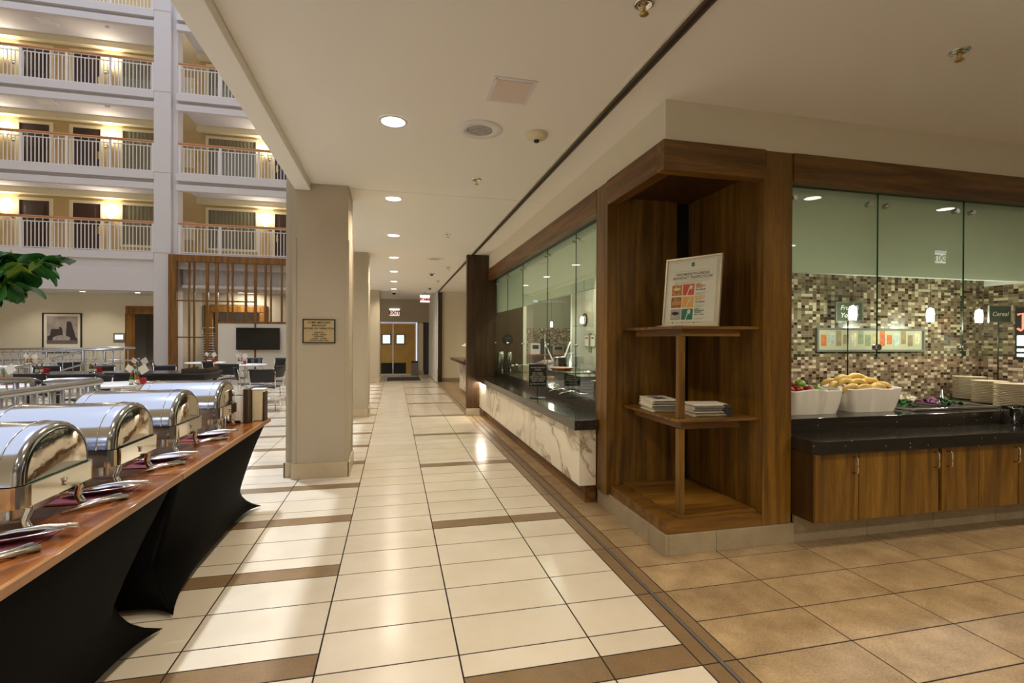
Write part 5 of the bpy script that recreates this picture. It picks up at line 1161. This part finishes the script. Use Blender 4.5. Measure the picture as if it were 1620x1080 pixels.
def make_chafer():
    t = thing('chafing_dish', 'x', 'chafing dish')
    L, R, Hh = .275, .206, .186
    zr = .176
    # rim frame band: rounded rectangle
    def rr(hx, hy, r, n=6):
        pts = []
        for sx, sy, a0 in ((1, 1, 0), (-1, 1, PI / 2), (-1, -1, PI), (1, -1, 1.5 * PI)):
            for k in range(n + 1):
                a = a0 + k / n * PI / 2; pts.append((sx * (hx - r) + r * math.cos(a), sy * (hy - r) + r * math.sin(a)))
        return pts
    MB().prism(rr(L + .004, .216, .045), .104, zr, 'z').build('rim_frame', M['chrome'], t)
    MB().prism(rr(L - .075, .14, .03), .045, .112, 'z').build('water_pan', M['steel'], t)
    # roll top lid
    def sect(s, x, n=20):
        return [(x, -R * s * math.cos(k / n * PI), zr + .002 + Hh * s * (math.sin(k / n * PI) ** .85)) for k in range(n + 1)]
    xs = []
    rf = .03
    prof = [(-L + .012 + rf * (1 - math.cos(a)), 1 - (rf / R) * (1 - math.sin(a))) for a in [k / 6 * PI / 2 for k in range(7)]]
    prof = prof + [(-x, s) for x, s in prof[::-1]]
    rows = [sect(s, x) for x, s in prof]
    mb = MB(); V = [p for r_ in rows for p in r_]; n = 21
    F = [(i * n + k, i * n + k + 1, (i + 1) * n + k + 1, (i + 1) * n + k) for i in range(len(rows) - 1) for k in range(n - 1)]
    mb.add(V, F, 0, True)
    for sgn in (0, len(rows) - 1):
        r_ = rows[sgn]; mb.add(r_, [tuple(range(n))])
    lid = mb.build('lid', M['steel_lid'], t)
    # polished end plates with a dark groove
    for sg in (-1, 1):
        x = sg * (L - .012); s = 1 - rf / R
        def dsh(sc, xx): return [(xx, -R * sc * math.cos(k / 20 * PI), zr + .004 + Hh * sc * (math.sin(k / 20 * PI) ** .85)) for k in range(21)]
        a, b = dsh(s * .995, x + sg * .0015), dsh(s * .955, x + sg * .0015)
        mb = MB(); mb.add(a + b, [(k, k + 1, 22 + k, 21 + k) for k in range(20)]); o = mb.mesh('groove', M['black_gloss']); g = bpy.data.objects.new('groove', o); COL.objects.link(g); g.parent = lid
        def dome(u, v):
            sc = s * .95 * (1 - v); c = 1 - v
            return (x + sg * (.002 + .006 * (1 - c ** 3)), -R * sc * math.cos(u * PI), zr + .006 + Hh * sc * (math.sin(u * PI) ** .85) + .05 * v * 0.6)
        mb = MB().grid(dome, 20, 6); o = mb.mesh('end_plate', M['chrome_wavy']); g = bpy.data.objects.new('end_plate', o); COL.objects.link(g); g.parent = lid
        # rolled bright band around the lid end
        bd = [(sg * (L - .075), -R * 1.004 * math.cos(k / 20 * PI), zr + .002 + Hh * 1.004 * (math.sin(k / 20 * PI) ** .85)) for k in range(21)]
        mb = MB().tube(bd, .0025, 6); o = mb.mesh('lid_seam', M['chrome']); g = bpy.data.objects.new('lid_seam', o); COL.objects.link(g); g.parent = lid
    for sx in (-1, 1):
        MB().ball((sx * (L + .008), 0, .148), .007, .008, .008, 10, 7).cyl((sx * (L + .008), 0, .14), (sx * (L + .008), 0, .125), .004, 8).build('latch', M['chrome'], t)
        for sy in (-1, 1):
            MB().tube([(sx * (L - .03), sy * .135, .106), (sx * (L - .02), sy * .14, .085), (sx * (L - .03), sy * .145, .05), (sx * (L - .02), sy * .15, .026), (sx * (L - .012), sy * .152, .001)], [.015, .013, .012, .014, .017], 10).build('leg', M['chrome'], t)
    MB().lathe([(.0005, .0), (.045, .0), (.045, .03), (.0005, .03)], n=18).build('fuel_can', M['brass'], t)
    return t
cf = make_chafer()
cl = ['steel roll top chafing dish nearest the cut end of the first table', 'steel roll top chafing dish second from the cut table end', 'steel roll top chafing dish third from the cut table end', 'steel roll top chafing dish beside the napkin boxes']
for k, y in enumerate((2.19, 2.76, 3.385, 4.115)):
    if k == 0: cf.location = (-1.475, y, .746); cf['label'] = cl[0]; cf['group'] = 'chafing dishes on the buffet tables'
    else: dup(cf, (-1.475, y, .746), 0, cl[k])
# placemats, spoon rests, serving spoons between the dishes
for k, y in enumerate((1.93, 2.46, 3.05, 3.74)):
    nm = ['in front of the first chafing dish', 'between the first and second chafing dishes', 'between the second and third chafing dishes', 'between the third and fourth chafing dishes'][k]
    pm = MB().box(-1.36, -1.13, y - .10, y + .13, .7462, .7485).build('placemat', M['mat_purple'], bevel=.001); tag(pm, 'reddish purple woven placemat ' + nm, 'placemat')
    t = thing('spoon_rest', 'shiny steel spoon rest ' + nm, 'spoon rest', (-1.235, y + .03, .749), .25)
    def dish(u, v):
        a = 2 * PI * u; q = v
        x = .135 * q * math.cos(a) * (1 + .25 * math.cos(a)); yy_ = .052 * q * math.sin(a) * (1 - .25 * math.cos(a))
        return (x, yy_, .004 + .022 * q ** 2)
    MB().grid(dish, 28, 6).build('bowl', M['chrome'], t, solid=.002)
    t = thing('serving_spoon', 'long steel serving spoon lying in the spoon rest ' + nm, 'spoon', (-1.235, y + .03, .752), .18)
    MB().grid(lambda u, v: (-.085 + .04 * v * math.cos(2 * PI * u), .026 * v * math.sin(2 * PI * u), .010 + .012 * v ** 2), 18, 4).build('bowl', M['chrome'], t, solid=.0015)
    MB().tube([(-.05, 0, .022), (.03, 0, .034), (.10, 0, .036), (.19, 0, .030)], [.005, .006, .009, .009], 10).build('handle', M['steel'], t)
    t = thing('tongs', 'dark steel tongs lying flat on the wood table ' + nm, 'tongs', (-1.17, y - .13, .7465), .95)
    MB().tube([(-.11, 0, .006), (0, .012, .016), (.11, .022, .008)], [.006, .008, .012], 8).tube([(-.11, 0, .006), (0, -.012, .016), (.11, -.020, .008)], [.006, .008, .012], 8).build('arms', M['steel'], t)
# boxes at the far end
t = thing('napkin_box', 'white cardboard box with a dark brown side at the end of the buffet table', 'box', (-1.19, 4.425, .746), .0)
MB().box(-.085, .02, -.06, .06, 0, .215).build('white_carton', M['paper'], t, bevel=.003); MB().box(.0202, .055, -.07, .07, 0, .27).build('brown_panel', M['dark_brown'], t, bevel=.003); MB().box(-.10, .0, -.065, .065, 0, .02).build('tray', M['black'], t); MB().obox((-.03, 0, .235), (.05, 0, .02), (0, .055, 0), (-.004, 0, .01)).build('napkins', M['cloth'], t)
t = thing('cup_holder', 'cream cup holder box with brown side beside the white napkin box', 'box', (-1.085, 4.50, .746), 0)
MB().prism([(-.042, 0), (.032, 0), (.045, .25), (-.045, .25)], -.05, .05, 'y').build('body', M['frame_cream'], t, bevel=.006); MB().box(.034, .05, -.05, .055, 0, .235).build('side_panel', M['dark_brown'], t, bevel=.002); MB().box(-.048, .048, -.052, .052, .25, .262).build('lid', M['paper'], t, bevel=.003)
t = thing('wire_stand', 'small black wire stand beside the last chafing dish', 'stand', (-1.30, 4.40, .746))
for k in range(4): MB().tube([(-.03 + .02 * k, -.04, 0), (-.03 + .02 * k, -.03, .13), (-.03 + .02 * k, .03, .13), (-.03 + .02 * k, .04, 0)], .003, 6).build('wire', M['black'], t)

# ================================================================== ATRIUM SEATING
def make_chair():
    t = thing('dining_chair', 'x', 'chair')
    MB().grid(lambda u, v: (-.22 + .44 * u, -.21 + .42 * v, .455 + .012 * math.cos((u - .5) * 5) - .02 * v ** 6 * 0), 6, 6).build('seat', M['seat_black'], t, solid=.03)
    MB().grid(lambda u, v: (-.225 + .45 * u, .235 + .05 * v - .04 * (2 * u - 1) ** 2 * -1 * 0 + .045 * (1 - (2 * u - 1) ** 2), .56 + .26 * v), 8, 5).build('backrest', M['seat_black'], t, solid=.018)
    for sx in (-1, 1):
        MB().tube([(sx * .23, -.20, 0), (sx * .225, -.20, .44)], .011, 8).build('leg', M['chrome'], t)
        MB().tube([(sx * .23, .24, 0), (sx * .225, .215, .44), (sx * .225, .245, .60), (sx * .22, .275, .78)], .011, 8).build('leg', M['chrome'], t)
        MB().tube([(sx * .225, -.20, .44), (sx * .225, .215, .44)], .011, 8).build('seat_rail', M['chrome'], t)
    MB().tube([(-.225, .235, .56), (0, .285, .55), (.225, .235, .56)], .010, 8).build('back_rail', M['chrome'], t)
    MB().tube([(-.228, -.20, .20), (.228, -.20, .20)], .008, 6).build('stretcher', M['chrome'], t)
    return t
ch0 = make_chair(); used = [0]
def chair(x, y, rz, label, group='black dining chairs in the atrium'):
    if not used[0]:
        used[0] = 1; ch0.location = (x, y, 0); ch0.rotation_euler = (0, 0, rz); ch0['label'] = label; ch0['group'] = group; return ch0
    return dup(ch0, (x, y, 0), rz, label, group)
def round_table(x, y, r, label, z=.75):
    t = thing('round_table', label, 'table', (x, y, 0))
    MB().lathe([(.0005, z - .03), (r - .01, z - .03), (r, z - .02), (r, z - .005), (r - .008, z), (.0005, z)], n=40).build('top', M['table_white'], t)
    MB().cyl((0, 0, .02), (0, 0, z - .03), .04, 14).build('column', M['steel'], t); MB().lathe([(.0005, .03), (.1, .025), (.27, .008), (.27, 0), (.0005, 0)], n=28).build('base', M['steel'], t)
def long_table(x0, x1, y0, y1, label):
    t = thing('long_table', label, 'table', ((x0 + x1) / 2, (y0 + y1) / 2, 0), world=True)
    MB().box(x0, x1, y0, y1, .715, .75).build('top', M['dark_top'], t, bevel=.004); MB().box(x0 + .03, x1 - .03, y0 + .03, y1 - .03, .60, .715).build('apron', M['black'], t)
    for x in (x0 + .12, x1 - .12):
        for y in (y0 + .1, y1 - .1): MB().box(x - .03, x + .03, y - .03, y + .03, 0, .60).build('leg', M['black'], t)
long_table(-6.6, -3.55, 10.75, 11.75, 'long dark communal table with a dark brown tray at its end')
t = thing('serving_tray', 'dark brown wooden tray at the end of the long dark table', 'tray', (-3.78, 11.2, .751), .0)
MB().box(-.2, .2, -.42, .42, 0, .012).box(-.2, -.185, -.42, .42, .012, .08).box(.185, .2, -.42, .42, .012, .08).box(-.185, .185, -.42, -.405, .012, .08).build('tray', M['dark_brown'], t, bevel=.003)
round_table(-3.95, 8.45, .48, 'white round table holding the nearest sauce bottles')
round_table(-5.35, 8.35, .45, 'white round table behind the curved steel rail')
round_table(-5.12, 15.5, .5, 'white round table before the wood screen')
round_table(-3.75, 14.2, .5, 'white round table below the television')
round_table(-2.3, 12.9, .45, 'white round table beside the pillar with chairs')
round_table(-8.6, 14.2, .5, 'white round table beyond the long dark table')
for x, y, r, l in ((-2.5, 10.85, PI, 'black chair with chrome legs standing alone beside the first pillar'), (-2.95, 11.55, PI * .62, 'black chair turned sideways next to the dark tray'), (-2.75, 12.15, -1.9, 'black chair pushed sideways to the table beside the pillar'),
                   (-3.8, 13.25, PI, 'black chair with its back to the long table, at the table below the television'), (-4.45, 14.35, 1.3, 'black chair left of the table below the television'), (-3.4, 16.6, 0, 'black chair below the television'), (-2.7, 16.6, 0, 'black chair right of the television'), (-4.2, 16.6, 0, 'black chair left below the television'),
                   (-5.9, 15.0, 1.9, 'black chair at the table before the wood screen'), (-5.0, 12.4, 0, 'black chair behind the long dark table'), (-6.2, 12.4, 0, 'black chair behind the long table near the steel rail'), (-4.6, 10.2, PI, 'black chair in front of the long dark table'), (-5.9, 10.2, PI, 'black chair in front of the long table near the curved rail'),
                   (-5.0, 7.6, 2.2, 'black chair inside the curved steel rail'), (-4.75, 9.2, -.6, 'black chair between the two near round tables'), (-7.2, 12.6, .5, 'black chair at the far corner of the long dark table'), (-7.95, 14.55, -2.3, 'black chair at the table beyond the long dark table')):
    chair(x, y, r, l)
# sauce bottles and caddies
def bottle_proto(m, cap, nm, cat):
    t = thing(nm, 'x', 'bottle')
    MB().lathe([(.0005, 0), (.026, 0), (.027, .085), (.018, .11), (.011, .125), (.011, .15)], n=14).build('body', M[m], t); MB().lathe([(.013, .145), (.013, .178), (.0005, .18)], n=12).build('cap', M[cap], t); MB().lathe([(.0275, .02), (.0275, .075)], n=14).build('label_wrap', M['paper'], t)
    return t
gb = bottle_proto('green_glass', 'red_cap', 'green_sauce_bottle', 'bottle'); rb = bottle_proto('red_sauce', 'green_cap', 'red_sauce_bottle', 'bottle')
def make_caddy():
    t = thing('condiment_caddy', 'x', 'caddy')
    MB().tube([(.07 * math.cos(a), .045 * math.sin(a), .05) for a in [k / 14 * 2 * PI for k in range(14)]], .003, 6, closed=True).tube([(.07 * math.cos(a), .045 * math.sin(a), .004) for a in [k / 14 * 2 * PI for k in range(14)]], .003, 6, closed=True).cyl((0, 0, 0), (0, 0, .22), .003, 6).tube([(.03 * math.cos(a), 0, .25 + .03 * math.sin(a)) for a in [k / 12 * 2 * PI for k in range(12)]], .003, 6, closed=True).build('wire_frame', M['steel'], t)
    MB().obox((.10, .02, .05), (.03, 0, 0), (0, .03, 0), (0, 0, .045)).build('red_box', M['red'], t)
    MB().obox((.10, .02, .22), (.045, 0, .03), (0, .004, 0), (-.025, 0, .05)).obox((-.08, .03, .23), (.035, 0, -.03), (0, .004, 0), (.02, 0, .035)).build('menu_card', M['paper'], t)
    return t
cd = make_caddy(); first = [1]
spots = [(-3.62, 8.20, .75, 'on the nearest white round table'), (-4.80, 11.0, .75, 'on the long dark table near its tray end'), (-5.64, 11.2, .75, 'in the middle of the long dark table'), (-6.45, 11.1, .75, 'at the rail end of the long dark table'), (-8.4, 14.1, .75, 'on the table beyond the long dark table'), (-4.95, 15.3, .75, 'on the table before the wood screen'), (-3.85, 14.1, .75, 'on the table below the television'), (-5.4, 8.5, .75, 'on the table behind the curved rail')]
for k, (x, y, z, l) in enumerate(spots):
    for src, dx, dy, lab in ((gb, -.036, -.012, 'green sauce bottle with red cap '), (rb, .030, .008, 'orange sauce bottle with green cap '), (cd, 0, 0, 'wire condiment caddy with menu cards ')):
        if src is gb: zz = z + .001
        else: zz = z + .001
        if k == 0:
            src.location = (x + dx, y + dy, zz); src['label'] = lab + l; src['group'] = 'condiments on the atrium tables'
        else: dup(src, (x + dx, y + dy, zz), 0, lab + l)
for k, (x, y) in enumerate(((-3.55, 14.05), (-3.45, 14.3), (-2.5, 12.85), (-2.2, 12.75))):
    t = thing('drinking_glass', 'clear drinking glass standing on a white round table', 'glass', (x, y, .751), group='glasses on the atrium tables'); MB().lathe([(.0005, .003), (.03, .003), (.036, .13), (.034, .13), (.028, .006), (.0005, .006)], n=14).build('glass', M['clear'], t)
# curved steel rail
cr = thing('curved_handrail', 'thick stainless steel guard rail making a hairpin turn beside the buffet', 'railing', (-3.6, 6.0, 0), world=True)
pts = [(-3.16, 3.9, .95), (-3.13, 4.9, .95), (-3.09, 5.7, .95)]
for k in range(11):
    a = -.15 + k / 10 * (PI * .93); pts.append((-3.36 + .30 * math.cos(a), 6.10 + .36 * math.sin(a) * 1.0, .95))
pts += [(-3.9, 6.55, .95), (-4.5, 6.75, .95), (-5.5, 7.0, .95), (-6.5, 7.1, .95)]
MB().tube(pts, .034, 14).build('handrail', M['rail_steel'], cr)
low = [(p[0], p[1], .1) for p in pts]; MB().tube(low, .015, 8).build('bottom_rail', M['rail_steel'], cr)
acc = 0; kk = 0
for p, q in zip(pts, pts[1:]):
    L = math.dist(p, q); d = .0
    while acc + (L - d) >= .115:
        d += .115 - acc; acc = 0; f = d / L; x, y = p[0] + (q[0] - p[0]) * f, p[1] + (q[1] - p[1]) * f
        if kk % 9 == 4: MB().cyl((x, y, 0), (x, y, .93), .026, 10).build('post', M['rail_steel'], cr)
        else: MB().cyl((x, y, .1), (x, y, .93), .009, 8).build('baluster', M['rail_steel'], cr)
        kk += 1
    acc += L - d
# ramp rails behind the long table
def ramp_rail(label, P, n, zlow=.85):
    t = thing('ramp_railing', label, 'railing', P[0][:2] + (0,), world=True)
    MB().tube(P, .03, 10).build('handrail', M['rail_steel'], t); MB().tube([(p[0], p[1], p[2] - .32) for p in P], .018, 8).build('mid_rail', M['rail_steel'], t)
    for p, q in zip(P, P[1:]):
        m = max(1, int(math.dist(p, q) / n))
        for k in range(m):
            f = k / m; x, y, z = [p[i] + (q[i] - p[i]) * f for i in range(3)]
            big = k == 0
            MB().cyl((x, y, max(0, z - 1.0)), (x, y, z), .032 if big else .011, 8).build('post' if big else 'baluster', M['rail_steel'], t)
ramp_rail('steel ramp railing sloping down before the cream picture wall', [(-11.6, 15.0, 1.02), (-9.0, 15.0, 1.05), (-7.3, 15.0, 1.16), (-6.6, 15.0, 1.16)], .16)
ramp_rail('steel railing with a steep slope in front of the framed photograph', [(-8.9, 13.5, .62), (-8.0, 13.5, .80), (-7.0, 13.5, 1.13), (-6.2, 13.5, 1.15)], .18)
ramp_rail('straight steel railing below the framed photograph', [(-12.5, 17.5, 1.05), (-10.0, 17.5, 1.10), (-8.6, 17.5, 1.10)], .2)
# fiddle leaf fig
tree = thing('fiddle_leaf_fig', 'fiddle leaf fig with large glossy green leaves reaching in over the railing', 'tree', (-7.9, 10.4, 0), world=True)
MB().lathe([(.0005, 0), (.26, 0), (.33, .5), (.31, .5), (.29, .46), (.0005, .46)], (-7.9, 10.4, 0), 24).build('pot', M['dark_brown'], tree)
trunk = [(-7.9, 10.4, .4), (-7.85, 10.45, 1.2), (-7.75, 10.55, 1.9), (-7.5, 10.7, 2.3), (-7.0, 10.8, 2.55), (-6.4, 10.75, 2.75)]
MB().tube(trunk, [.05, .045, .04, .032, .022, .010], 10).build('trunk', M['bark'], tree)
brs = [[(-7.5, 10.7, 2.3), (-7.0, 10.6, 2.35), (-6.55, 10.6, 2.36)], [(-7.75, 10.55, 1.9), (-7.2, 10.7, 2.12), (-6.85, 10.75, 2.16)], [(-7.0, 10.8, 2.55), (-6.4, 10.6, 2.72), (-5.75, 10.6, 2.86)], [(-7.75, 10.55, 1.9), (-7.65, 10.65, 1.78), (-7.45, 10.75, 1.66)], [(-7.0, 10.8, 2.55), (-6.9, 10.9, 2.8), (-6.75, 10.85, 2.95)], [(-7.5, 10.7, 2.3), (-7.3, 10.9, 2.7), (-7.2, 10.95, 3.1)]]
for b in brs: MB().tube(b, [.016, .012, .006], 8).build('branch', M['bark'], tree)
def leaf_mesh(mat, seed):
    rnd = random.Random(seed); L = .34; ph = rnd.uniform(0, 6)
    def f(u, v):
        w = .15 * (math.sin(PI * min(1, v) ** 1.25) ** .55) if 0 < v < 1 else .004
        s = 2 * u - 1
        return (s * w, L * v, .035 * abs(s) ** 1.3 * (1 if v > .05 else 0) + .012 * math.sin(9 * v + ph) * abs(s) - .12 * v * v * L * 2)
    mb = MB().grid(f, 6, 9); mb.tube([(0, -.04, .01), (0, .0, 0), (0, L * .5, -.02)], [.004, .004, .003], 5, mi=1)
    return mb.mesh('leaf', [M[mat], M['leaf_light']])
LM = [leaf_mesh('leaf', 1), leaf_mesh('leaf', 2), leaf_mesh('leaf', 3), leaf_mesh('leaf_light', 4)]
rnd = random.Random(21)
segs = [trunk[3:]] + brs
for b in segs:
    n = (20, 20, 16, 16, 3, 14, 10)[segs.index(b)]
    for k in range(n):
        f = .25 + .75 * k / (n - 1); i = min(int(f * (len(b) - 1)), len(b) - 2); g = f * (len(b) - 1) - i
        p = Vector(b[i]).lerp(Vector(b[i + 1]), g) - Vector(tree.location)
        o = link('leaf', LM[3] if rnd.random() < .2 else LM[rnd.randrange(3)], tree); o.location = p
        sc = rnd.uniform(1.0, 1.5); o.scale = (sc, sc, sc)
        o.rotation_euler = (rnd.uniform(-1.3, .1), rnd.uniform(-.5, .5), rnd.uniform(-2.6, 2.6) + .5)
